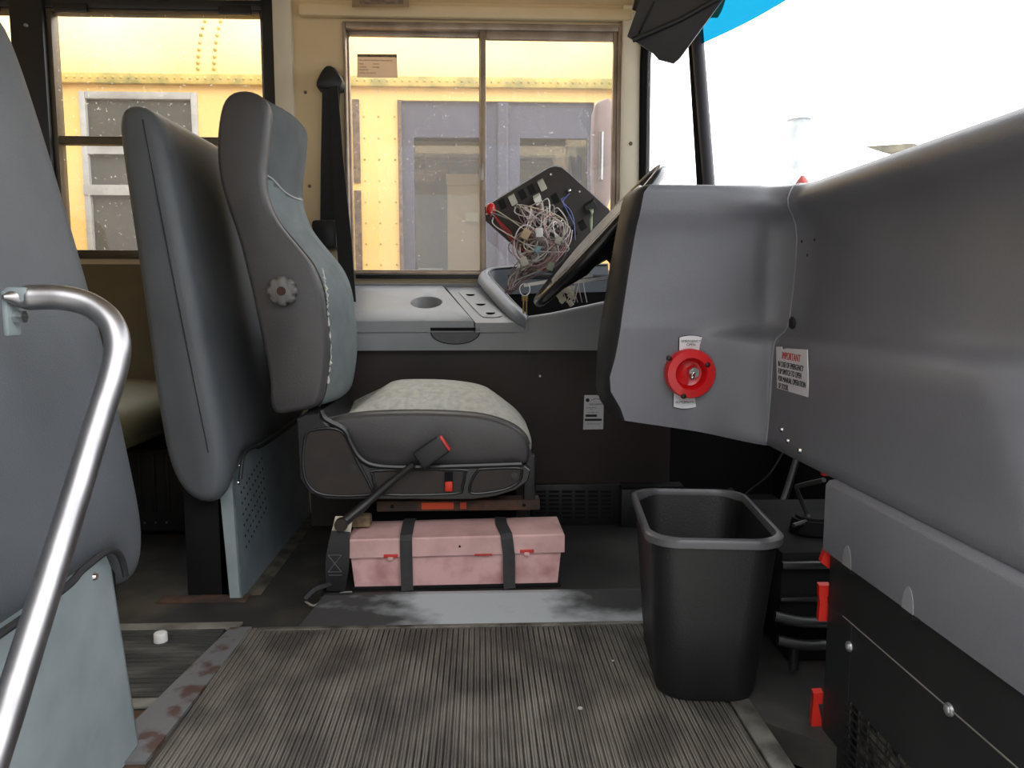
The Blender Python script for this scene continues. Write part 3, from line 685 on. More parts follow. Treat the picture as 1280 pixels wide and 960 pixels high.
# base surface beside the lid
m = MB(); poly = [(lx1f+.006,CF-.008), (.150,CF-.008), (.030,2.79), (lx1b+.003,2.79)]
m.prism(poly, lambda x, y: (x, y, cz(y)), lambda x, y: (x, y, cz(y)-.03), 0)
m.bx(lx0, .02, 2.762, 2.80, .80, cz(2.762)+.014, .004)
m.build('console_top', CONSOLE, co_, smooth=False)
swc = [at(u, v, y) for u, v, y in ((588,369,2.66), (601,381,2.57), (613,392,2.47))]
def onc(u, v):                              # where a sight line meets the sloping console top
    y = 2.6
    for _ in range(30):
        p = at(u, v, y); y -= (p.z-cz(y)-.001)*-1.2 if False else 0
        lo_, hi_ = 2.35, 2.85
        for _ in range(40):
            mid = (lo_+hi_)/2; q = at(u, v, mid)
            if q.z > cz(mid): lo_ = mid
            else: hi_ = mid
        return at(u, v, (lo_+hi_)/2)
poly = [onc(u, v) for u, v in cat_closed([(574,365), (578,361), (588,361), (596,365), (623,388), (627,395), (622,397), (607,397), (600,394), (577,370)], 4)]
m = MB(); m.prism([(p.x, p.y) for p in poly], lambda x, y: (x, y, cz(y)+.0005), lambda x, y: (x, y, cz(y)+.003), 0)
sw = m.build('switch_plate', CONSOLE, co_, smooth=False)
for u, v in ((588,369), (601,381), (613,392)):
    p = onc(u, v); z_ = cz(p.y)+.003
    m = MB(); m.cyl((p.x,p.y,cz(p.y)-.02), (p.x,p.y,z_+.0008), .0155, 16); m.build('switch_hole', BLACK_M, sw, smooth=False)
# front skirt, bowing towards the wheel
lip = [at(656,396,CF-.005), at(690,391,CF-.008), at(722,384,CF-.014), at(754,377,CF-.022), at(800,368,CF-.035)]
top = [(lx0,CF), (-.2,CF), (.05,CF), (.10,CF-.001)]+[(p.x, p.y) for p in lip]
zt = [cz(CF)-.012]*3+[cz(CF)-.004]+[p.z for p in lip]
zb_k = at(560,438,CF).z
m = MB()
g0 = [(x, y, zb_k) for x, y in top]; g1 = [(x, y, z-.012) for (x, y), z in zip(top, zt)]; g2 = [(x, y+.006, z-.002) for (x, y), z in zip(top, zt)]; g3 = [(x, y+.022, z) for (x, y), z in zip(top, zt)]; g4 = [(x, y+.03, z-.03) for (x, y), z in zip(top, zt)]
m.grid([[(x, y+.03, zb_k) for x, y in top], g0, [(x, y-.001, (a[2]+b[2])/2) for (x, y), a, b in zip(top, g0, g1)], g1, g2, g3, g4]); m.build('console_skirt', CONSOLE, co_, angle=60)
m = MB(); pc = [at(538,412,CF-.004), at(600,410,CF-.004)]
half = [(pc[0].x+(pc[1].x-pc[0].x)*(1-math.cos(PI*i/20))/2, pc[0].z-.046*math.sin(PI*i/20)**.8) for i in range(21)]
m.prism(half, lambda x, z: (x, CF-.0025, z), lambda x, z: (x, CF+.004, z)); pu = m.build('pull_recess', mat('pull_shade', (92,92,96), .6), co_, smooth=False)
m = MB(); m.tube([(x, CF-.003, z) for x, z in half], .0016, 5); m.build('recess_edge', PIPING, pu)
m = MB(); m.bx(pc[0].x, pc[1].x, CF-.008, CF+.008, pc[0].z-.004, pc[0].z+.006); m.build('recess_slot', BLACK_M, pu, smooth=False)
m = MB(); a = at(440,411,CF-.003); m.bx(lx0, pc[0].x, CF-.0035, CF+.008, a.z-.002, a.z+.001); m.build('lid_gap', BLACK_M, co_, smooth=False)
# instrument pod: raised rim around an open dark basin
rim = [tuple(at(u, v, y)) for u, v, y in ((661,400,2.418), (655,391,2.43), (640,377,2.51), (626,362,2.60), (614,349,2.69), (609,341,2.735), (613,336,2.765), (626,334,2.778), (660,332,2.785), (760,330,2.79))]
rc = cat_open(rim, 5)
m = MB(); rr = []
for i, p in enumerate(rc):
    t = (rc[min(i+1,len(rc)-1)]-rc[max(i-1,0)]); t.z = 0; t.normalize(); nrm = Vector((-t.y, t.x, 0))   # outward (left of travel)
    nrm = nrm if nrm.dot(Vector((.3,2.55,0))-Vector((p.x,p.y,0))) < 0 else -nrm
    rr.append([p+nrm*o+Vector((0,0,h)) for o, h in ((.034,-.03), (.030,-.014), (.021,-.002), (.010,.003), (-.002,.001), (-.006,-.008), (-.007,-.10))])
m.grid(rr); m.build('pod_rim', mat('pod_rim_grey', (112,120,130), .4), co_, angle=70)
m = MB(); m.tube([p+Vector((.0,.0,-.004)) for p in [q+ (Vector((.3,2.6,q.z))-q).normalized()*.008 for q in rc]], .0035, 6); m.build('pod_seal', BLACK, co_)
m = MB(); m.prism([(.02,2.78), (.14,CF+.02), (.5,CF), (.6,2.78)], lambda x, y: (x, y, .63), lambda x, y: (x, y, .66)); m.prism([(.05,2.785), (.6,2.785), (.6,2.797), (.05,2.797)], lambda x, y: (x, y, .63), lambda x, y: (x, y, .86)); m.build('pod_basin', BLACK_M, co_, smooth=False)
# black kick panel below the console
kp = thing('kick_panel', 'dark brown-black panel below the side console behind the seat cushion', 'panel', (0,2.455,PZ))
m = MB(); m.bx(-.55, .62, 2.455, 2.475, PZ, zb_k); m.build('panel_board', KICK, kp, smooth=False)
m = MB(); a = at(675,470,2.455); screw(m, a, (0,-1,0), .005, .003); m.build('screw', STEEL, kp)
# sticker on kick panel
st = thing('parts_sticker', 'small white printed sticker with bar codes on the dark kick panel', 'sticker', tuple(at(741,515,2.453)))
sx = xz([(730.5,494), (747,494), (755,499), (754.5,503), (753.8,504), (754.6,506), (754,536.5), (729,537)], 2.452)
m = MB(); m.prism(sx, lambda x, z: (x,2.452,z), lambda x, z: (x,2.4545,z)); m.build('paper', PAPER, st, smooth=False)
def bars(pairs, y, par, mt=INK, nm='print'):
    m = MB()
    for u0, v0, u1, v1 in pairs:
        a = at(u0, v0, y); b = at(u1, v1, y); m.bx(a.x, b.x, y-.0006, y+.0004, b.z, a.z)
    return m.build(nm, mt, par, smooth=False)
bars([(732,518.2,746,521), (731,523.5,752,526)], 2.4515, st, nm='bar_code')
m = MB(); c = at(734.5,500.2,2.4514)
m.rings([[(c.x+.006*math.cos(a_), 2.4514, c.z+.006*math.sin(a_)) for a_ in [2*PI*(.12+.76*i/18) for i in range(19)]]+[(c.x+.0032*math.cos(a_)+.001, 2.4514, c.z+.0032*math.sin(a_)) for a_ in [2*PI*(.12+.76*(18-i)/18) for i in range(19)]]], cap=True) if False else m.cyl((c.x,2.4518,c.z), (c.x,2.451,c.z), .0062, 18)
m.build('round_mark', INK, st, smooth=False)
RX = (PI/2, 0, 0)
m = MB(); a = [at(739+12*i/10, 500.5-2.4*math.sin(PI*i/10), 2.4512) for i in range(11)]; m.tube(a, .0007, 4); m.build('arc_mark', INK, st)
text('print', 'THE SHIPPER', INK, st, at(744.5,505.5,2.4512), .0075, RX)
text('print', 'part label  lot  date\nserial', INK, st, at(739,510.5,2.4512), .0042, RX)
text('print', 'unit   weight   code', INK, st, at(741,515.5,2.4512), .0042, RX)
text('print', 'see other side for notes', INK, st, at(742,529.8,2.4512), .0042, RX)
# heater vent box with slotted grille
hv = thing('floor_heater', 'low black heater box with slotted grille on the floor under the kick panel', 'heater', tuple(at(720,655,2.43)))
a = at(664,606,2.43); b = at(776,655,2.43)
m = MB(); m.bx(a.x, b.x, 2.43, 2.455, PZ, a.z, .004); m.build('heater_box', BLACK, hv)
m = MB(); 
for i in range(6):
    for j in range(7):
        p = at(676+i*16.3, 614.5+j*5.3, 2.429); m.box(p, (.032,.003,.0072))
m.build('grille_slot', mat('slot_black', (4,4,5), .9), hv, smooth=False)
ub = thing('junction_box', 'plain black box on the floor beside the heater grille, behind the waste bin', 'box', tuple(at(810,655,2.40)))
a = at(777,611,2.40); b = at(846,656,2.40)
m = MB(); m.bx(a.x, b.x, 2.40, 2.455, PZ, a.z, .005); m.build('box_body', BLACK, ub)
m = MB(); m.bx(a.x-.001, b.x+.02, 2.392, 2.455, a.z, a.z+.008, .002); m.build('box_cover', BLACK_M, ub)

# ================================================================== STEERING WHEEL
whc = at(748, 296, 2.12); wr = .238
wd = (at(828,209,2.12)-at(668,384,2.12)).normalized(); wn = Vector((0,1,0)).cross(wd).normalized()
if wn.x > 0: wn = -wn
sw_ = thing('steering_wheel', 'black steering wheel seen edge-on in front of the open instrument pod', 'steering wheel', tuple(whc))
def wp(r, a_, h=0): return whc + wd*(r*math.cos(a_)) + Vector((0,1,0))*(r*math.sin(a_)) + wn*h
m = MB(); m.tube([wp(wr, 2*PI*i/56) for i in range(56)], .0155, 12, closed=True); m.build('wheel_rim', BLACK_G, sw_)
for k in range(3):
    a_ = PI/2+2*PI*k/3
    m = MB(); m.tube([wp(.05,a_,-.03), wp(.12,a_,-.03), wp(.19,a_,-.012), wp(wr,a_,0)], [.016,.014,.012,.010], 8); m.build('spoke', BLACK, sw_)
m = MB(); m.rings([[wp(r, 2*PI*i/28, h) for i in range(28)] for r, h in ((.03,-.06), (.06,-.05), (.078,-.02), (.07,.002), (.04,.010))]); m.build('hub', BLACK, sw_)
m = MB(); m.rings([[wp(r, 2*PI*i/40, h) for i in range(40)] for r, h in ((.10,-.022), (.165,-.010), (.178,.004), (.172,.014), (.10,.020), (.02,.021))]); m.build('pale_wheel_disc', mat('pale_disc_grey', (176,176,180), .35, c2=(150,150,156), scale=40), sw_)  # added disc, its pale grey standing in for sheen across the wheel
m = MB(); m.cyl(whc-wn*.05, whc-wn*.20+Vector((.02,0,-.02)), .030, 14, .036); m.build('column', BLACK_M, sw_)
# ================================================================== INSTRUMENT PANEL, loose
def ipy(v): return 2.50+(260-v)/150*.09
ip = thing('instrument_panel', 'loose black instrument panel with empty switch holes tipped up before the side window', 'panel', tuple(at(690,330,2.45)))
out = [(606,259), (607,276), (640,306), (680,340), (705,345), (735,312), (762,277), (762,263), (709,215), (702,209.5), (694,208), (686,210)]
def ipp(u, v, d=0): p = at(u, v, ipy(v)); return p+Vector((0,d,d*.6))*1.0
m = MB(); m.prism([(u, v) for u, v in out], lambda u, v: ipp(u,v,0), lambda u, v: ipp(u,v,.009), .0); m.build('panel_plate', mat('panel_dark', (52,46,46), .5, c2=(44,39,39), scale=10), ip, smooth=False)
ax = Vector((86,-50)).normalized(); ay = Vector((.55,.83))
def hole(u, v, w_, h_, name, mt, d0=-.002, par=ip):
    e1 = Vector((.866,-.5)); e2 = Vector((.42,.9))
    P = [Vector((u,v))+e1*sx*w_/2+e2*sy*h_/2 for sx, sy in ((-1,-1),(1,-1),(1,1),(-1,1))]
    m = MB(); m.prism([tuple(p) for p in P], lambda a_, b_: ipp(a_,b_,d0), lambda a_, b_: ipp(a_,b_,.004)); return m.build(name, mt, par, smooth=False)
SL = mat('hole_black', (8,8,9), .9)
for u, v in ((628,255), (653,243), (664.5,236.5), (694,248), (699,270), (709,263), (728,281), (716,289), (741,255)): hole(u, v, 8.5, 12, 'switch_hole', SL)
for u, v, w_, h_ in ((641,249,8,12), (677.5,230.5,8,13)): hole(u, v, w_, h_, 'connector', GREYPL, -.008)
hole(672,247,9,9,'connector', WHITE, -.02); hole(673,251,11,7,'connector', BLACK, -.018); hole(738,256,14,10,'connector', BLACK, -.018)
rc_ = ipp(613.5,259,-.012); m = MB(); m.ball(rc_, .016, (1,.8,1.25), 12); m.build('red_connector', RED, ip)
for u, v in ((688.5,218), (724.5,239.5), (608.5,267.5)): m = MB(); m.cyl(ipp(u,v,-.001), ipp(u,v,.0)+Vector((0,-.0025,0)), .0034, 8); m.build('panel_screw', WHITE, ip)
m = MB(); m.ball(ipp(711,237,-.008), .007, n=8); m.build('toggle', CHROME, ip)
# ---- wiring loom hanging from the panel
wl = thing('wiring_harness', 'tangle of pale and red wires hanging from the loose instrument panel', 'wires', tuple(at(680,340,2.40)))
WC = [mat('wire_'+n, c, .45) for n, c in (('white',(232,228,226)), ('grey',(158,150,150)), ('pink',(196,160,160)), ('mauve',(150,122,124)), ('brown',(104,80,74)), ('red',(186,44,52)), ('cream',(206,196,172)), ('blue',(70,84,150)), ('green',(130,150,110)))]
def wire(pp, mt, r=.0019): 
    m = MB(); m.tube(cat_open(pp, 7), r, 5); return m.build('wire', mt, wl)
def wpnt(u, v, y=None): return at(u, v, 2.36 if y is None else y)
srcs = [(616,266), (644,254), (648,258), (674,254), (678,256), (682,258), (660,262), (690,268), (655,255)]
for k in range(44):
    su, sv = random.choice(srcs); su += random.uniform(-3,5); sv += random.uniform(-2,6)
    mu = random.uniform(655,712); mv = random.uniform(276,318)
    eu = random.uniform(650,700); ev = random.uniform(300,335)
    pp = [ipp(su, sv, -.02), at(su+random.uniform(0,18), sv+random.uniform(-4,18), 2.42), at(mu, mv, random.uniform(2.34,2.42)), at(eu, ev, random.uniform(2.36,2.42)), at(random.uniform(640,662), random.uniform(335,352), 2.45), at(random.uniform(632,642), 362, 2.47)]
    wire(pp, random.choice(WC[:5]+[WC[0]]*4+[WC[1]]*2+[WC[6]]))
for k in range(10):     # the round coil
    cu_, cv_ = 662+random.uniform(-5,12), 312+random.uniform(-8,8); ra = random.uniform(14,26); rb = random.uniform(14,24); a0 = random.uniform(0,6)
    wire([at(cu_+ra*math.cos(a0+t*.62), cv_+rb*math.sin(a0+t*.62), 2.35+.004*t) for t in range(9)], random.choice(WC[:4]+[WC[6]]), .0018)
for k in range(8):      # group at the right of the tangle
    u0 = random.uniform(700,720)
    wire([at(u0, 288+random.uniform(-4,8), 2.40), at(u0-4, 305, 2.38), at(u0-20, 325, 2.36), at(u0-40+random.uniform(-8,8), 338, 2.38)], random.choice([WC[5],WC[3],WC[0],WC[2],WC[1]]))
for k in range(3): wire([ipp(615,262,-.02), at(622+k,276,2.44), at(632+3*k,290,2.42), at(641+k,302,2.40), at(660,318,2.38)], WC[5], .0017)
wire([ipp(711,238,-.02), at(704,252,2.45), at(712,262,2.45), at(717,275,2.44), at(719,300,2.42)], WC[7]); wire([ipp(705,243,-.02), at(702,250,2.45), at(708,262,2.44), at(718,282,2.43)], WC[7])
for k in range(3): wire([ipp(736+k*2,258,-.02), at(739+k,266,2.44), at(740-k,275,2.44), at(739,292,2.42)], WC[8])
for k in range(7):      # sheathed trunk going down into the pod
    wire([at(668+3*k, 330-2*k, 2.40), at(650+3*k, 343-k, 2.44), at(638+2*k, 355, 2.47), at(631+1.5*k, 366, 2.49)], WC[3+k % 2], .003)
for u, v, s_, mt in ((657,293,.020,mat('connector_tan',(186,158,124),.5)), (655,327,.018,GREYPL), (674,291,.018,WHITE), (688,333,.017,mat('connector_green',(158,170,148),.5)), (697,301,.014,GREYPL), (672,312,.013,mat('connector_teal',(120,160,165),.4))):
    m = MB(); m.box(at(u,v,2.34), (s_*1.2,s_,s_*1.5), .002, Matrix.Rotation(random.uniform(-.5,.5),3,'Y')); m.build('wire_plug', mt, wl)
# white cable ties / bars behind the wheel and the white plug mass
m = MB(); m.ribbon([at(655,357,2.33), at(690,351,2.31), at(741,344,2.30)], (0,.3,1), .010, .003); m.build('flat_cable', WHITE, wl)
m = MB(); m.ribbon([at(704,355,2.32), at(730,351,2.30), at(768,346,2.29)], (0,.3,1), .010, .003); m.build('flat_cable', WHITE, wl)
m = MB()
for k in range(16): m.box(at(704+random.uniform(-10,12), 371+random.uniform(-12,8), 2.36+random.uniform(-.02,.02)), (.014,.012,.020), .002, Matrix.Rotation(random.uniform(-1,1),3,'Y'))
m.build('plug_cluster', mat('plug_cream', (206,200,182), .5), wl)
for k in range(8):
    u0 = 705+random.uniform(-4,26); wire([at(u0+random.uniform(0,10),346,2.36), at(u0+random.uniform(-4,6),358,2.37), at(u0+random.uniform(-8,8),378,2.38)], random.choice(WC[:3]), .0014)
# keys in the pod edge
ky = thing('key_ring', 'brass keys on a ring hanging at the front corner of the pod', 'keys', tuple(at(655,380,2.27)))
m = MB(); kcn = at(656,362,2.272); m.tube([kcn+Vector((.015*math.cos(2*PI*i/20), .004*math.sin(2*PI*i/20), .018*math.sin(2*PI*i/20))) for i in range(20)], .0016, 6, closed=True); m.build('ring', STEEL, ky)
for dx, L in ((-.003,.045), (.004,.05)):
    m = MB(); m.box((kcn.x+dx, kcn.y-.002, kcn.z-.025), (.014,.003,.018), .003); m.box((kcn.x+dx*1.3, kcn.y-.003, kcn.z-.025-L/2), (.005,.002,L), .0008); m.build('key', mat('old_brass', (120,98,62), .4, .8), ky)

# ================================================================== DASH SIDE PANEL (curves from the dash to the doorway)
YP = 1.71; XR = .700
rows = [(1.038,-.13), (1.037,-.06), (1.034,-.025), (1.027,-.002), (1.015,.010), (.998,.020), (.982,.016), (.964,-.004), (.945,-.020), (.915,-.028), (.85,-.026), (.79,-.018), (.74,-.009), (.722,-.001), (.712,.008), (.705,.024), (.699,.040), (.692,.050), (.680,.057), (.65,.060), (.60,.062), (.55,.065), (.51,.068), (.49,.071), (.472,.073), (.462,.068)]
xlv = [(1.04,.385), (1.02,.362), (.95,.350), (.86,.336), (.665,.306), (.585,.288), (.54,.296), (.52,.306), (.44,.335)]
def xl_at(z):
    for (z0, x0), (z1, x1) in zip(xlv, xlv[1:]):
        if z <= z0 and z >= z1: return x0+(x1-x0)*(z0-z)/(z0-z1)
    return xlv[0][1] if z > 1 else xlv[-1][1]
def sweep_row(z, d, ri):
    P = []
    cr_ = .075
    n1 = 18
    for i in range(n1):                     # face towards the doorway
        t = i/(n1-1); fade = max(0, min(1, (t-.50)/.50))
        fade = fade*fade*(3-2*fade)
        dd = d*(fade if d > 0 else 1)
        zz = z + (.046*(1-t) if z < .5 else .042*(1-t)*max(0, (.62-z)/.12) if z < .62 else 0)
        x = xl_at(z)+(XR-cr_-xl_at(z))*t
        P.append((x, YP-dd*(1 if d > 0 else .55), zz))
    for i in range(1, 9):                   # concave corner
        a_ = PI/2*i/9
        c = (XR-cr_, YP-cr_)
        r_ = cr_-d*0 if d > 0 else cr_-d
        P.append((c[0]+r_*math.sin(a_)-(d*math.sin(a_) if d > 0 else 0), c[1]+r_*math.cos(a_)-(d*math.cos(a_) if d > 0 else 0), z))
    n2 = 22
    for i in range(n2):                     # face along the doorway
        y = YP-cr_-(YP-cr_-.74)*i/(n2-1)
        endf = max(0, min(1, (y-(.932-(.70-z)*.72)+.055)/.05)) if d > 0 and z < .73 else 1
        P.append((XR-d*endf, y, z))
    P.append((P[-1][0]+.015, .728, z)); P.append((.83, .726, z))
    return P
G = [sweep_row(z, d, i) for i, (z, d) in enumerate(rows)]
CI = 18+4                                   # split where the seam shows
dp = thing('dash_panel', 'grey moulded dash end panel carrying the round red switch', 'dash panel', (.5,1.71,.5))
ep = thing('entry_panel', 'long grey moulded panel running along the doorway side of the dash', 'dash panel', (.678,1.3,.35))
m = MB(); m.grid([r[:CI+1] for r in G]); BD = bvh_of(m.build('panel_face', DASH, dp, angle=70))
m = MB(); m.grid([r[CI:] for r in G]); BE = bvh_of(m.build('panel_face', DASH, ep, angle=70))
m = MB(); m.tube([Vector(r[CI])+Vector((-.001,-.001,0)) for r in G[1:-1]], .0016, 5); m.build('seam', mat('seam_light', (150,152,158), .5), ep)
# black end trim facing the driver
edge = [r[0] for r in G]
opx0 = [(800,237), (796,236), (790,238), (783,242), (778,250), (770,290), (765,318), (758,360), (753,390), (750,408), (748.5,420), (747.5,428), (746.5,436), (746,446), (745,466), (745,486), (750,500), (755,508), (760,515), (772,530)]
opz = [(at(u, v, 1.80).z, u, v) for u, v in opx0]
opx = []
for e in edge:                              # outer edge of the black trim, at the height of each row
    zq = e[2]
    for (za, ua, va), (zb2, ub, vb) in zip(opz, opz[1:]):
        if zq <= za and zq >= zb2: f_ = (za-zq)/max(1e-6, za-zb2); opx.append((ua+(ub-ua)*f_, va+(vb-va)*f_)); break
    else: opx.append(opx0[0] if zq > opz[0][0] else opx0[-1])
G2 = []
for e, (u, v) in zip(edge, opx):
    p = at(u, v, 1.80); e = Vector(e); G2.append([e, e.lerp(p, .06)+Vector((-.006,-.0,0)), e.lerp(p, .5)+Vector((-.005,-.008,0)), p, p+Vector((.08,.30,-.01))])
m = MB(); m.grid(G2); m.build('end_trim', mat('end_trim_black', (32,33,38), .5), dp, angle=60)
m = MB(); back = [Vector(g[3]) for g in G2]
m.prism([(.34,.52), (.34,1.0), (.6,1.0), (.6,.52)], lambda x, z: (x+.09, 1.84, z), lambda x, z: (x+.21, 2.2, z)) ; m.build('inner_box', BLACK_M, dp, smooth=False)
m = MB(); m.prism([(.42,1.80), (.50,2.28), (.70,2.47), (.86,2.1), (.91,1.64), (.86,1.1), (.76,.76), (.74,.76), (.78,1.60), (.58,1.80)], lambda x, y: (x, y, 1.000), lambda x, y: (x, y, 1.018)); m.build('dash_top', mat('dash_top_grey', (104,108,118), .6), dp, smooth=False)
BALL = BVHTree.FromPolygons([Vector(p) for r in G for p in r], [(i*len(G[0])+j, i*len(G[0])+j+1, (i+1)*len(G[0])+j+1, (i+1)*len(G[0])+j) for i in range(len(G)-1) for j in range(len(G[0])-1)])
for u, v in ((977.5,537), (985,551), (1000,563)):
    p, n_ = onto(BALL, u, v); m = MB(); screw(m, p, n_, .0060, .004); m.build('screw', CHROME, ep)
m = MB(); p, n_ = onto(BALL, 990, 405, .001); m.ball(p, .016, (.35,1,1.0), 14); m.build('hole_plug', BLACK, ep)
for u, v in ((1002,302), (1009,319), (1018,300)):
    m = MB(); m.ball(onto(BALL,u,v)[0], .0035, (.4,1,1), 8); m.build('nick', BLACK, ep)
# lower skirt with two thumb notches
m = MB(); sx0 = .612
prof = [(sx0+.085,.467), (sx0+.03,.466), (sx0+.006,.462), (sx0,.454), (sx0,.336), (sx0+.004,.334), (sx0+.006,.450), (sx0+.085,.456)]
m.rings([[(x, y, z) for x, z in prof] for y in (1.312, 1.2, 1.0, .74)]); sk = m.build('skirt', DASH, ep, angle=50)
for u, v in ((1061,660), (1138,708)):
    c = atx(u, v, sx0)
    half = [(c.y-.015*math.cos(PI*i/16), .332+.040*math.sin(PI*i/16)) for i in range(17)]
    m = MB(); m.prism(half, lambda y, z: (sx0-.0012, y, z), lambda y, z: (sx0+.012, y, z)); nt_ = m.build('notch', mat('notch_lit', (140,138,144), .5), sk, smooth=False)  # flat pale patch with dark sliver below: light and shade of a dimple, painted
    m = MB(); m.bx(sx0-.0016, sx0+.01, c.y-.015, c.y+.015, .328, .336); m.build('notch_shade', BLACK, nt_, smooth=False)
# warning sticker
ws = thing('warning_sticker', 'white warning sticker with red IMPORTANT heading on the entry panel', 'sticker', tuple(atx(990,470,.645)))
sxx = XR-.0625
cs4 = [atx(970,433.5,sxx), atx(1009,437,sxx), atx(1010.5,503.5,sxx), atx(971.5,491.5,sxx)]
yy0, yy1 = cs4[0].y, cs4[1].y
m = MB(); out = [(cs4[0].y,cs4[0].z), (cs4[0].y-.03,cs4[0].z+.002), (cs4[0].y-.035,cs4[0].z-.004), (cs4[0].y-.055,cs4[0].z), (cs4[1].y,cs4[1].z), (cs4[2].y,cs4[2].z), (cs4[3].y,cs4[3].z)]
m.prism(out, lambda y, z: (sxx, y, z), lambda y, z: (sxx+.0015, y, z)); m.build('paper', PAPER, ws, smooth=False)
RE = (PI/2, 0, -PI/2)
W_ = yy0-yy1
def line(body, v, size, mt, align='LEFT', u=972, sx=1):
    p = atx(u, v, sxx-.0006); text('print', body, mt, ws, p, size, RE, align, sx)
line('IMPORTANT', 444.5, .0155*1.35, INKRED, 'LEFT', 977.5, .80)
for s_, v in (('IN CASE OF EMERGENCY', 454.6), ('FLIP SWITCH TO OPEN', 463.6), ('FOR MANUAL OPERATION', 472.8), ('OF DOOR.', 481.8)): line(s_, v, .0165, INK, 'LEFT', 972.6, .70)

# red emergency switch with its two white labels
vc = at(860, 466, YP-.0); 
ev = thing('emergency_switch', 'round red cup switch with chrome toggle between white labels on the dash panel', 'switch', tuple(vc))
m = MB(); rr = []
YB = YP+.001
for r, d in ((.052,-.0), (.0555,-.0), (.0555,-.006), (.053,-.010), (.036,-.0115), (.034,-.009), (.028,.010), (.014,.016)):
    rr.append([(vc.x+r*math.cos(2*PI*i/48)*(1 if r > .03 else 1), YB+d, vc.z+r*math.sin(2*PI*i/48)) for i in range(48)])
# the cup is set into the panel face, so lift it proud of the surface
rr = [[(x, y-.020, z) for x, y, z in r] for r in rr]; rr[0] = [(x, y+.020, z) for x, y, z in rr[0]]; rr[1] = [(x, y+.020, z) for x, y, z in rr[1]]
m.rings(rr); m.build('red_cup', RED, ev, angle=40)
m = MB(); t0 = Vector((vc.x+.009, YB-.010, vc.z+.002)); m.cyl(t0, t0+Vector((0,-.010,0)), .0125, 6); m.cyl(t0+Vector((0,-.010,0)), t0+Vector((0,-.014,0)), .008, 14); m.cyl(t0+Vector((0,-.012,0)), t0+Vector((-.010,-.030,-.009)), .003, 10, .0045); m.ball(t0+Vector((-.010,-.030,-.009)), .005, n=10); m.build('toggle', CHROME, ev)
for u, v in ((837,448), (885,456), (855,495.5)):
    p = at(u, v, YB-.033); m = MB(); m.cyl(p, p+Vector((0,.006,0)), .0058, 12, .0065); m.ball(p+Vector((0,.001,0)), .0056, (1,.5,1), 10); m.build('cup_screw', mat('screw_dark', (58,44,42), .35, .6), ev)
def tab(cx_, hw, r0, r1, sg):
    X = [-hw+2*hw*i/14 for i in range(15)]
    return [(vc.x+cx_+x, vc.z+sg*math.sqrt(r1*r1-x*x)) for x in X]+[(vc.x+cx_+x, vc.z+sg*r0) for x in reversed(X)]
for cx_, sg, r1, body, rm in ((.004, 1, .084, 'EMERGENCY\nOPEN', .0675), (-.006, -1, .081, 'AUTOMATIC', -.0665)):
    m = MB(); m.prism(tab(cx_, .0275, .044, r1+.0014, sg), lambda x, z: (x, YP-.0036, z), lambda x, z: (x, YP+.004, z)); lb = m.build('label_border', INK, ev, smooth=False)
    m = MB(); m.prism(tab(cx_, .0262, .045, r1, sg), lambda x, z: (x, YP-.0044, z), lambda x, z: (x, YP+.001, z)); m.build('label_paper', PAPER, lb, smooth=False)
    text('print', body, INK, lb, (vc.x+cx_, YP-.0049, vc.z+rm), .0078, (PI/2,0,0))

# ================================================================== LOWER BLACK HEATER COVER
hx_ = .622
hcv = thing('heater_cover', 'black bolted steel cover with mesh grille below the entry panel', 'cover', (hx_,1.1,-.3))
gy0, gy1, gz1 = 1.215, .76, at(1100,880,1.2).z-.0
m = MB()
m.bx(hx_, hx_+.012, .70, 1.304, .240, .44, .001); m.bx(hx_, hx_+.012, gy0, 1.304, -.45, .239, .001); m.bx(hx_, hx_+.012, .70, gy0, gz1, .239, .001); m.bx(hx_, hx_+.10, 1.292, 1.304, -.45, .44, .001)
m.build('cover_plate', mat('cover_black', (34,36,37), .5, c2=(28,30,31), scale=6), hcv, smooth=False)
m = MB(); m.tube([(hx_-.0005,1.245,.2395), (hx_-.0005,.74,.2395)], .0014, 5); m.build('cover_seam', mat('seam_pale', (120,116,110), .5), hcv)
m = MB()
for i in range(16): y = gy0-.012-i*.030; m.tube([(hx_-.001,y,gz1+.004), (hx_-.001,y,-.40)], .0022, 5)
for j in range(36): z = gz1-.006-j*.0145; m.tube([(hx_-.0025,gy0+.004,z), (hx_-.0025,gy1,z)], .0018, 5)
m.build('mesh_grille', BLACK, hcv)
m = MB(); m.bx(hx_+.030, hx_+.05, .72, 1.26, -.45, .18); m.build('radiator_core', mat('dusty_core', (120,112,100), .9, c2=(40,38,36), scale=40, lo=.42, hi=.58, detail=8), hcv, smooth=False)
for u, v in ((1062,808), (1182,768), (1187,887)):
    p = atx(u, v, hx_); m = MB(); m.cyl(p, p+Vector((-.0035,0,0)), .0095, 14, .0085); m.ball(p+Vector((-.003,0,0)), .0065, (.6,1,1), 10); m.build('bolt', mat('bolt_grey', (176,178,180), .35, .7), hcv)
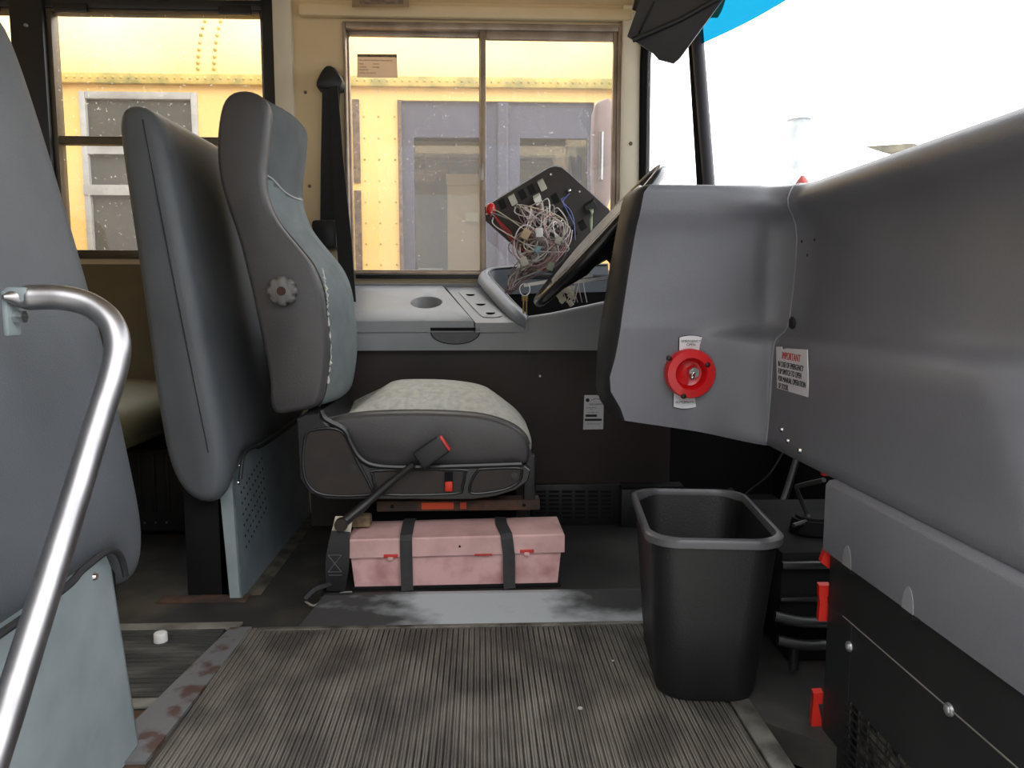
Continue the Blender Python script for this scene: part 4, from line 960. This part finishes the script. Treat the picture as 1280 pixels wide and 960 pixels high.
# red clips at the edge of the cover
for pts_, lab in (([(1036,676), (1039,680), (1038,712), (1026,703)], 'triangular red clip below the entry panel skirt, uppermost on the black cover edge'),
                  ([(1024,732), (1038,732), (1037,746), (1034,746), (1036,764), (1036,776), (1023,777), (1025,752), (1024,746)], 'red clip at middle height on the black cover edge behind the waste bin'),
                  ([(1017,867), (1029,866), (1028,880), (1023,880), (1027,900), (1027,910), (1014,909), (1016,884), (1017,880)], 'lowest red clip on the black cover edge, just above the step')):
    m = MB(); m.prism([(p.x, p.z) for p in (at(u, v, 1.312) for u, v in pts_)], lambda x, z: (x, 1.312, z), lambda x, z: (x+.004, 1.330, z))
    tag(m.build('red_clip', REDP, smooth=False), lab, 'clip', 'red clips on the cover edge')
m = MB(); p = at(1031,592,1.42); m.box(p, (.012,.012,.008), .002); tag(m.build('red_clip', REDP), 'tiny red clip tucked under the corner of the entry panel', 'clip', 'red clips on the cover edge')
# ---- pedals and clutter below the dash
pd = thing('brake_pedal', 'dark brake pedal on its arm in the shadow below the dash', 'pedal', (.80,2.0,.06))
m = MB(); m.tube(cat_open([at(1000,560,2.05), at(985,610,2.0), at(970,650,1.95)], 5), .010, 8); m.build('pedal_arm', BLACK, pd)
m = MB(); m.box(at(968,648,1.93), (.09,.02,.05), .006, Matrix.Rotation(.7,3,'X')); m.build('pedal_pad', mat('pedal_grey', (46,47,50), .7), pd)
pd2 = thing('throttle_pedal', 'grey throttle pedal tip showing over the far rim of the waste bin', 'pedal', (.66,2.05,.06))
m = MB(); m.prism([(895,618), (914,609), (930,622), (915,626)], lambda u, v: at(u, v, 2.05), lambda u, v: at(u, v+1, 2.08)); m.build('pedal_pad', mat('pedal_grey', (46,47,50), .7), pd2, smooth=False)
m = MB(); m.tube([at(912,615,2.07), at(905,650,2.1)], .012, 8); m.build('pedal_arm', BLACK, pd2)
m = MB(); m.tube(cat_open([at(984,556,1.78), at(962,592,1.88), at(938,612,1.98), at(922,626,2.05)], 5), .0022, 6)
tag(m.build('cable', mat('cable_grey', (104,104,108), .5)), 'thin grey cable running down under the dash panel', 'cable')
m = MB(); m.tube(cat_open([at(1030,600,1.45), at(1000,607,1.55), at(996,612,1.6), at(1008,640,1.62), at(1010,650,1.6), at(992,657,1.58)], 5), .005, 6)
tag(m.build('bent_rod', mat('rod_dark', (70,70,70), .5, .4)), 'bent dark rod below the corner of the entry panel', 'rod')
hs = thing('dark_box', 'added black box with hoses, darkening the gap between waste bin and cover edge', 'housing', (.80,1.7,.05))  # black box added to darken the space below the dash
m = MB(); m.bx(.612, 1.06, 1.50, 1.92, .10, .27, .02); m.bx(.66, 1.04, 1.56, 1.88, .0, .11, .01); m.build('dark_box_body', BLACK_M, hs)
m = MB(); m.bx(.612, 1.05, 1.485, 1.50, .235, .25, .004); m.bx(.612, 1.05, 1.488, 1.50, .165, .175, .003); m.build('dark_box_flange', BLACK, hs)
m = MB(); c = at(1003,690,1.62); m.cyl((c.x+.02,1.62,.27), (c.x+.02,1.62,.31), .05, 20, .042, .006); m.build('dark_box_cap', BLACK_M, hs)
for a_, b_ in (((968,770),(1032,778)), ((972,800),(1032,806))):
    m = MB(); m.tube(cat_open([at(*a_,1.462), at((a_[0]+b_[0])/2, (a_[1]+b_[1])/2+3, 1.455), at(*b_,1.45)], 5), .011, 10); m.build('hose', BLACK, hs)
m = MB(); c = at(992,836,1.50); m.cyl(c, c+Vector((0,0,.06)), .010, 10); m.build('fitting', BLACK, hs)

# ================================================================== OVERHEAD: visor, plate, wires
sv = thing('sun_visor', 'dark grey folded sun visor above the corner glass', 'sun visor', tuple(at(840,40,2.2)))
vo = [(800,-30), (801,-2), (784,45), (792,50), (816,66), (823,74), (842,79), (850,72), (903,0), (925,-30)]
def vy(u, v): return 2.28-(u-784)*.0012
m = MB(); m.prism(vo, lambda u, v: at(u, v, vy(u,v)), lambda u, v: at(u, v, vy(u,v))+Vector((.006,.022,.004)), 0); m.build('visor_shell', mat('visor_grey', (62,62,66), .6, c2=(54,54,58), scale=5), sv, smooth=False)
m = MB(); m.tube([at(791,50,2.262), at(850,25,2.20), at(905,-6,2.13)], .008, 8); m.tube([at(798,42,2.262), at(818,2,2.24)], .004, 6); m.build('visor_ridge', BLACK, sv)
m = MB(); m.tube([at(802,-20,2.30), at(801,4,2.30), at(798,14,2.31)], .02, 10); m.build('visor_hinge', BLACK, sv)
cl = thing('ceiling_plate', 'small printed plate at the top edge above the driver side window', 'plate', tuple(at(475,3,2.70)))
pa, pb = at(440,-18,2.66), at(510,9,2.72)
m = MB(); ex = [at(440,-20,2.640), at(511,-20,2.640), at(511,9,2.735), at(440,9,2.735)]
m.prism([(0,0),(1,1),(2,2),(3,3)], lambda i, j: ex[i], lambda i, j: ex[i]+Vector((0,.01,.02))); m.build('plate', mat('plate_brown', (170,142,108), .5), cl, smooth=False)
m = MB(); e2_ = [at(449,-16,2.640), at(505,-16,2.640), at(504,5,2.722), at(450,5,2.722)]
m.prism([(0,0),(1,1),(2,2),(3,3)], lambda i, j: e2_[i]+Vector((0,-.004,-.002)), lambda i, j: e2_[i]+Vector((0,.004,.01))); m.build('plate_print', mat('plate_dark', (112,94,82), .6, c2=(150,128,108), scale=60), cl, smooth=False)
# inspection notice stuck on the window
nt = thing('window_notice', 'small printed notice stuck in the top corner of the driver side window', 'notice', tuple(at(471,80,2.826)))
m = MB(); m.prism(xz([(446.5,67.5), (496,67.5), (497,97), (446.5,96.5)], 2.826), lambda x, z: (x,2.826,z), lambda x, z: (x,2.8285,z)); m.build('paper', PAPER_Y, nt, smooth=False)
hb = bars([(446.8,68,495.8,71.6)], 2.8255, nt, mat('notice_brown', (88,66,46), .7), 'heading_band')
text('print', 'SCHOOL VEHICLE INSPECTION', PAPER_Y, hb, at(471,69.8,2.8245), .0098, RX)
for v, b_ in ((75, 'this vehicle has been inspected by'), (79.5, 'date              station'), (83.5, 'number        mileage'), (87, 'inspector'), (91, 'owner of vehicle')):
    text('print', b_, mat('notice_ink', (140,120,102), .7), nt, at(449,v,2.8252), .0085, RX, 'LEFT')

# ================================================================== REAR BENCH and floor heater behind the barrier
rb = thing('bench_seat', 'olive passenger bench seat half hidden behind the driver barrier', 'bench seat', (-1.3,2.3,0))
m = MB(); loft(m, cat_closed([(-1.60,.43), (-1.5,.49), (-1.25,.51), (-1.04,.49), (-.97,.45), (-.98,.39), (-1.06,.35), (-1.55,.35)], 4), [(1.95,.03), (1.97,.006), (2.0,0), (2.7,0), (2.74,.006), (2.76,.03)]); m.build('seat_cushion', mat('olive_vinyl', (116,110,82), .55, c2=(104,98,72), scale=6), rb, angle=60)
m = MB(); loft(m, cat_closed([(-1.60,.42), (-1.70,1.0), (-1.73,1.12), (-1.8,1.14), (-1.84,1.10), (-1.8,.8), (-1.72,.36)], 4), [(1.95,.03), (1.97,.006), (2.0,0), (2.7,0), (2.74,.006), (2.76,.03)]); m.build('seat_back', mat('olive_vinyl', (116,110,82), .55), rb, angle=60)
for y in (2.02, 2.7):
    m = MB(); m.tube([(-1.10,y,.36), (-1.10,y,0)], .014, 8); m.tube([(-1.55,y,.36), (-1.55,y,0)], .014, 8); m.build('leg_frame', BLACK_M, rb)
rh = thing('rear_heater', 'black ribbed heater housing under the olive bench seat', 'heater', (-1.2,2.5,0))
a = at(165,560,2.55); b = at(245,640,2.55)
m = MB(); m.bx(-1.32, -.90, 2.5, 2.74, .02, .30, .012); m.build('heater_housing', BLACK, rh)
m = MB()
for k in range(9): m.bx(-1.30+k*.045, -1.285+k*.045, 2.494, 2.502, .09, .285, .003)
m.build('housing_rib', BLACK, rh)
m = MB()
for k in range(5): screw(m, (-1.17+k*.035, 2.499, .055), (0,-1,0), .004, .003)
m.build('housing_screw', STEEL, rh)

# ================================================================== OUTSIDE: the parked yellow bus
EY = 4.0
eb = thing('parked_bus', 'yellow bus parked alongside, seen through the driver side windows', 'bus', (-1.2, EY+1.1, -.9))
m = MB()
def ex_(u): return at(u, 200, EY).x
WL = [(ex_(108), ex_(252))]
x_a, x_b, zt_, zb_ = ex_(104), ex_(250), 1.80, .55
dx0, dx1 = ex_(501), ex_(742)
m.bx(-6.0, x_a, EY, EY+.06, -.5, 1.87) ; m.bx(x_a, x_b, EY, EY+.06, zt_, 1.87); m.bx(x_a, x_b, EY, EY+.06, -.5, zb_)
m.bx(x_b, dx0, EY, EY+.06, -.5, 1.87); m.bx(dx0, dx1, EY, EY+.06, 1.775, 1.87); m.bx(dx1, .84, EY, EY+.06, -.5, 1.87)
m.build('body_side', YELLOW, eb, smooth=False)
rp = cat_open([(EY,1.86,0), (EY+.02,1.98,0), (EY+.10,2.14,0), (EY+.28,2.32,0), (EY+.6,2.46,0), (EY+1.15,2.52,0), (EY+1.7,2.46,0), (EY+2.2,2.14,0), (EY+2.3,1.86,0)], 4)
m = MB(); m.rings([[(x, p.x, p.y) for p in rp]+[(x, EY+1.1, 1.8)] for x in (-6.0, -1.0, .84)]); m.build('roof', mat('roof_pale', (246,212,142), .5, c2=(238,198,122), scale=2), eb, angle=50)
m = MB(); m.bx(-6.0, .84, EY-.03, EY+.01, 1.835, 1.885, .004); rl_ = m.build('rain_rail', YELLOW_D, eb)
m = MB()
for k in range(120): m.ball((-3.6+k*.037, EY-.03, 1.862), .0075, (1,.5,1), 6)
m.build('rail_rivet', YELLOW_D, rl_)
m = MB()
for k in range(14):
    for xx in (ex_(250)+.02, ex_(275)):
        m.ball((xx, EY+.10-.02*0+.0, 0), .001, n=6) if False else None
for k in range(9):
    p_ = rp[2+k]; m.ball((ex_(252), p_.x-.004, p_.y), .010, n=6); m.ball((ex_(272), p_.x-.004, p_.y), .010, n=6)
m.build('roof_rivet', YELLOW_D, eb)
m = MB()
for k in range(10):
    for uu in (456, 474, 494): m.ball((ex_(uu), EY-.001, .75+k*.105), .006, (1,.5,1), 6)
m.build('panel_rivet', YELLOW_D, eb)
m = frame_rect(MB(), x_a, x_b, zb_, zt_, EY-.012, EY+.03, .03, .03, .03, .035); m.bx(x_a, x_b, EY-.015, EY+.03, 1.30, 1.35); m.bx(x_a+.03, x_b-.03, EY-.012, EY+.03, 1.50, 1.56)
wf = m.build('window_sash', mat('white_sash', (176,173,168), .5), eb)
m = MB(); m.bx(x_a, x_b, EY+.012, EY+.018, zb_, zt_); m.build('window_pane', EXTGLASS, wf, smooth=False)
# second window further back
m = frame_rect(MB(), -3.1, x_a-.12, zb_, zt_, EY-.012, EY+.03, .03, .03, .03, .035); m.bx(-3.1, x_a-.12, EY-.015, EY+.03, 1.30, 1.35); wf2 = m.build('window_sash', mat('white_sash', (176,173,168), .5), eb)
m = MB(); m.bx(-3.1, x_a-.12, EY-.008, EY-.002, zb_, zt_); m.build('window_pane', EXTGLASS, wf2, smooth=False)
# rubber trim, dark doorway with two glazed leaves
m = MB(); m.bx(ex_(442), ex_(450.5), EY-.01, EY+.01, .5, 1.33); m.bx(ex_(442), ex_(450.5), EY-.01, EY+.01, 1.37, 1.775); m.bx(ex_(498), dx0+.006, EY-.01, EY+.02, .3, 1.775); m.build('rubber_trim', mat('brown_rubber', (120,96,76), .8, c2=(80,66,56), scale=40), eb, smooth=False)
dr = MB(); g1 = (ex_(517), ex_(607)); g2 = (ex_(650), ex_(735)); zg = 1.60
dr.bx(dx0, dx1, EY+.02, EY+.05, zg, 1.775); dr.bx(dx0, g1[0], EY+.02, EY+.05, .0, zg); dr.bx(g1[1], g2[0], EY+.02, EY+.05, .0, zg); dr.bx(g2[1], dx1, EY+.02, EY+.05, 0, zg)
dr.bx((g1[1]+g2[0])/2-.03, (g1[1]+g2[0])/2+.03, EY+.0, EY+.03, 0, 1.775, .01)
door = dr.build('door', EXTDARK, eb, smooth=False)
for g in (g1, g2):
    m = MB(); m.bx(g[0], g[1], EY+.034, EY+.038, .1, zg); m.build('door_glass', glass('door_glass_'+str(round(g[0],2)), tint=(.8,.82,.8), gloss=.10), door, smooth=False)
# things seen through the door glass
m = MB(); m.bx(-.5, .62, EY+.75, EY+.80, 0, 2.2); m.build('inner_wall', mat('inner_grey', (120,122,118), .8, c2=(104,104,98), scale=3), eb, smooth=False)
m = MB(); m.bx(ex_(556)-.0, ex_(612)+.05, EY+.25, EY+.5, .3, 1.40, .005); m.build('inner_cabinet', TAN, eb)
m = MB(); m.bx(ex_(555), ex_(612)+.05, EY+.24, EY+.27, 1.395, 1.455, .004); m.build('cabinet_top', TAN, eb)
m = MB(); m.bx(ex_(580), ex_(598), EY+.235, EY+.249, 1.20, 1.25); m.build('cabinet_notice', mat('notice_cream', (236,214,170), .7), eb, smooth=False)
m = MB(); m.bx(ex_(520), ex_(548)+.02, EY+.70, EY+.745, 1.66-.12, 1.66); m.bx(ex_(515), ex_(548), EY+.3, EY+.32, .93, .955); m.build('inner_paper', mat('paper_pale_blue', (190,206,206), .7), eb, smooth=False)
m = MB(); m.bx(g1[0], g1[1], EY+.12, EY+.14, 1.545, 1.60); m.bx(g2[0], g2[1], EY+.12, EY+.14, 1.53, 1.585); m.build('door_header', mat('tan_header', (186,168,128), .7), door, smooth=False)
m = MB(); m.bx(g2[0]-.06, g2[1]-.05, EY+.3, EY+.5, .7, 1.28, .005); m.build('dash_box', BROWNB, eb)
# front corner of that bus and far side
m = MB(); m.bx(.78, .84, EY, EY+2.2, -.5, 1.87); m.bx(-6, .84, EY+2.2, EY+2.26, -.5, 1.87); m.build('body_end', YELLOW, eb, smooth=False)
m = MB(); m.bx(-6, .84, EY-.0+.06, EY+2.2, -.5, -.44); m.build('underbody', BLACK_M, eb, smooth=False)
for x in (-4.4, .1):
    m = MB(); m.cyl((x,EY+.05,-.42), (x,EY+.3,-.42), .48, 28, bev=.03); m.build('wheel', BLACK_M, eb)
# exterior mirror of this bus, seen through the driver's window
em = thing('door_mirror', 'rounded exterior mirror head outside the driver side window', 'mirror', tuple(at(750,200,3.05)))
mo = cat_closed(xz([(741,150), (743,132), (753,125), (765,128), (768,180), (766,235), (757,262), (745,258), (741,240), (740,190)], 3.05), 3)
m = MB(); loft(m, mo, [(3.03,.012), (3.036,.003), (3.05,0), (3.14,.006), (3.17,.03)]); m.build('mirror_shell', mat('mirror_grey', (168,150,150), .4, c2=(150,132,132), scale=5), em)
m = MB(); m.tube([at(752,165,3.028), at(751,225,3.028)], .010, 8); m.build('mirror_glass', STEEL, em)
m = MB(); m.tube(cat_open([at(766,200,3.08), at(780,205,3.05), at(800,215,2.95)], 4), .012, 8); m.build('mirror_arm', BLACK, em)
# beyond the windshield
po = thing('yard_post', 'pale blurred post standing in the yard beyond the windshield', 'post', (3.4,7.5,-.9))
a = at(997,190,8.0)
m = MB(); m.cyl((a.x,8.0,-.9), (a.x,8.0,at(997,150,8.0).z), .13, 16, .10); m.build('post_shaft', mat('pale_blue_grey', (196,208,220), .7), po)
m = MB(); m.cyl((a.x,8.0,at(997,150,8.0).z), (a.x,8.0,at(997,146,8.0).z), .12, 16, .06); m.build('post_cap', mat('pale_blue_grey', (196,208,220), .7), po)
p = at(1110,186,3.0)
sr = thing('shed_roof', 'low weathered roof edge just above the entry panel beyond the windshield', 'roof', (4.2,5.0,-.9))
q = [at(1080,183,6.0), at(1141,179,6.0), at(1141,186,6.0), at(1105,191,6.0)]
m = MB(); m.prism([(i,i) for i in range(4)], lambda i, j: q[i], lambda i, j: q[i]+Vector((.8,.6,0))); m.build('roof_edge', mat('weathered_wood', (126,122,104), .8, c2=(90,88,76), scale=6), sr, smooth=False)
m = MB(); c_ = at(1115,188,6.2); m.bx(c_.x+.1, c_.x+.7, 6.1, 6.7, -.9, c_.z, .01); m.build('shed_wall', mat('shed_pale', (232,232,230), .8), sr)
rt_ = thing('marker_light', 'small red marker lamp just beyond the corner of the dash', 'lamp', tuple(at(1003,226,2.2)))
m = MB(); c_ = at(1003,229,2.15); m.rings([[(c_.x+r*math.cos(2*PI*i/12), c_.y+r*math.sin(2*PI*i/12), c_.z+h) for i in range(12)] for r, h in ((.018,-.02), (.018,0), (.012,.01), (.004,.020))]); m.build('lens', REDP, rt_)
m = MB(); m.cyl((c_.x,c_.y,c_.z-.05), (c_.x,c_.y,c_.z-.02), .016, 10); m.build('lamp_base', BLACK, rt_)
m = MB(); m.bx(-30, 40, -30, 40, -.96, -.92); struct(m.build('ground', GROUNDM, smooth=False))

# ================================================================== LIGHT
W = bpy.data.worlds.new('overcast'); S.world = W; W.use_nodes = True
n = W.node_tree.nodes; l = W.node_tree.links; bg = n['Background']
# overcast sky: brightest ahead of and beyond the bus, dimmed low on the doorway side to shape the light indoors
tc = n.new('ShaderNodeTexCoord'); sx_ = n.new('ShaderNodeSeparateXYZ'); l.new(tc.outputs['Generated'], sx_.inputs[0])
mr = n.new('ShaderNodeMapRange'); mr.interpolation_type = 'SMOOTHSTEP'
mr.inputs['From Min'].default_value = -.9; mr.inputs['From Max'].default_value = .3; mr.inputs['To Min'].default_value = .7; mr.inputs['To Max'].default_value = 4.8
m2 = n.new('ShaderNodeMapRange'); m2.interpolation_type = 'SMOOTHSTEP'
m2.inputs['From Min'].default_value = .22; m2.inputs['From Max'].default_value = .62; m2.inputs['To Min'].default_value = .7; m2.inputs['To Max'].default_value = 4.8
ax_ = n.new('ShaderNodeMath'); ax_.operation = 'MULTIPLY_ADD'; ax_.inputs[1].default_value = .45; l.new(sx_.outputs['X'], ax_.inputs[0]); l.new(sx_.outputs['Y'], ax_.inputs[2])
az_ = n.new('ShaderNodeMath'); az_.operation = 'MULTIPLY_ADD'; az_.inputs[1].default_value = .25; l.new(sx_.outputs['X'], az_.inputs[0]); l.new(sx_.outputs['Z'], az_.inputs[2])
l.new(az_.outputs[0], m2.inputs['Value']); mxx = n.new('ShaderNodeMath'); mxx.operation = 'MAXIMUM'
l.new(ax_.outputs[0], mr.inputs['Value']); l.new(mr.outputs['Result'], mxx.inputs[0]); l.new(m2.outputs['Result'], mxx.inputs[1]); l.new(mxx.outputs[0], bg.inputs['Strength'])
bg.inputs['Color'].default_value = (.97, .985, 1, 1)
S.view_settings.view_transform = 'Standard'; S.view_settings.look = 'None'; S.view_settings.exposure = 0.0; S.view_settings.gamma = 1
S.view_settings.use_curve_mapping = False
S.cycles.use_denoising = True
S.cycles.max_bounces = 8; S.cycles.diffuse_bounces = 5; S.cycles.transparent_max_bounces = 16
S.cycles.caustics_reflective = False; S.cycles.caustics_refractive = False
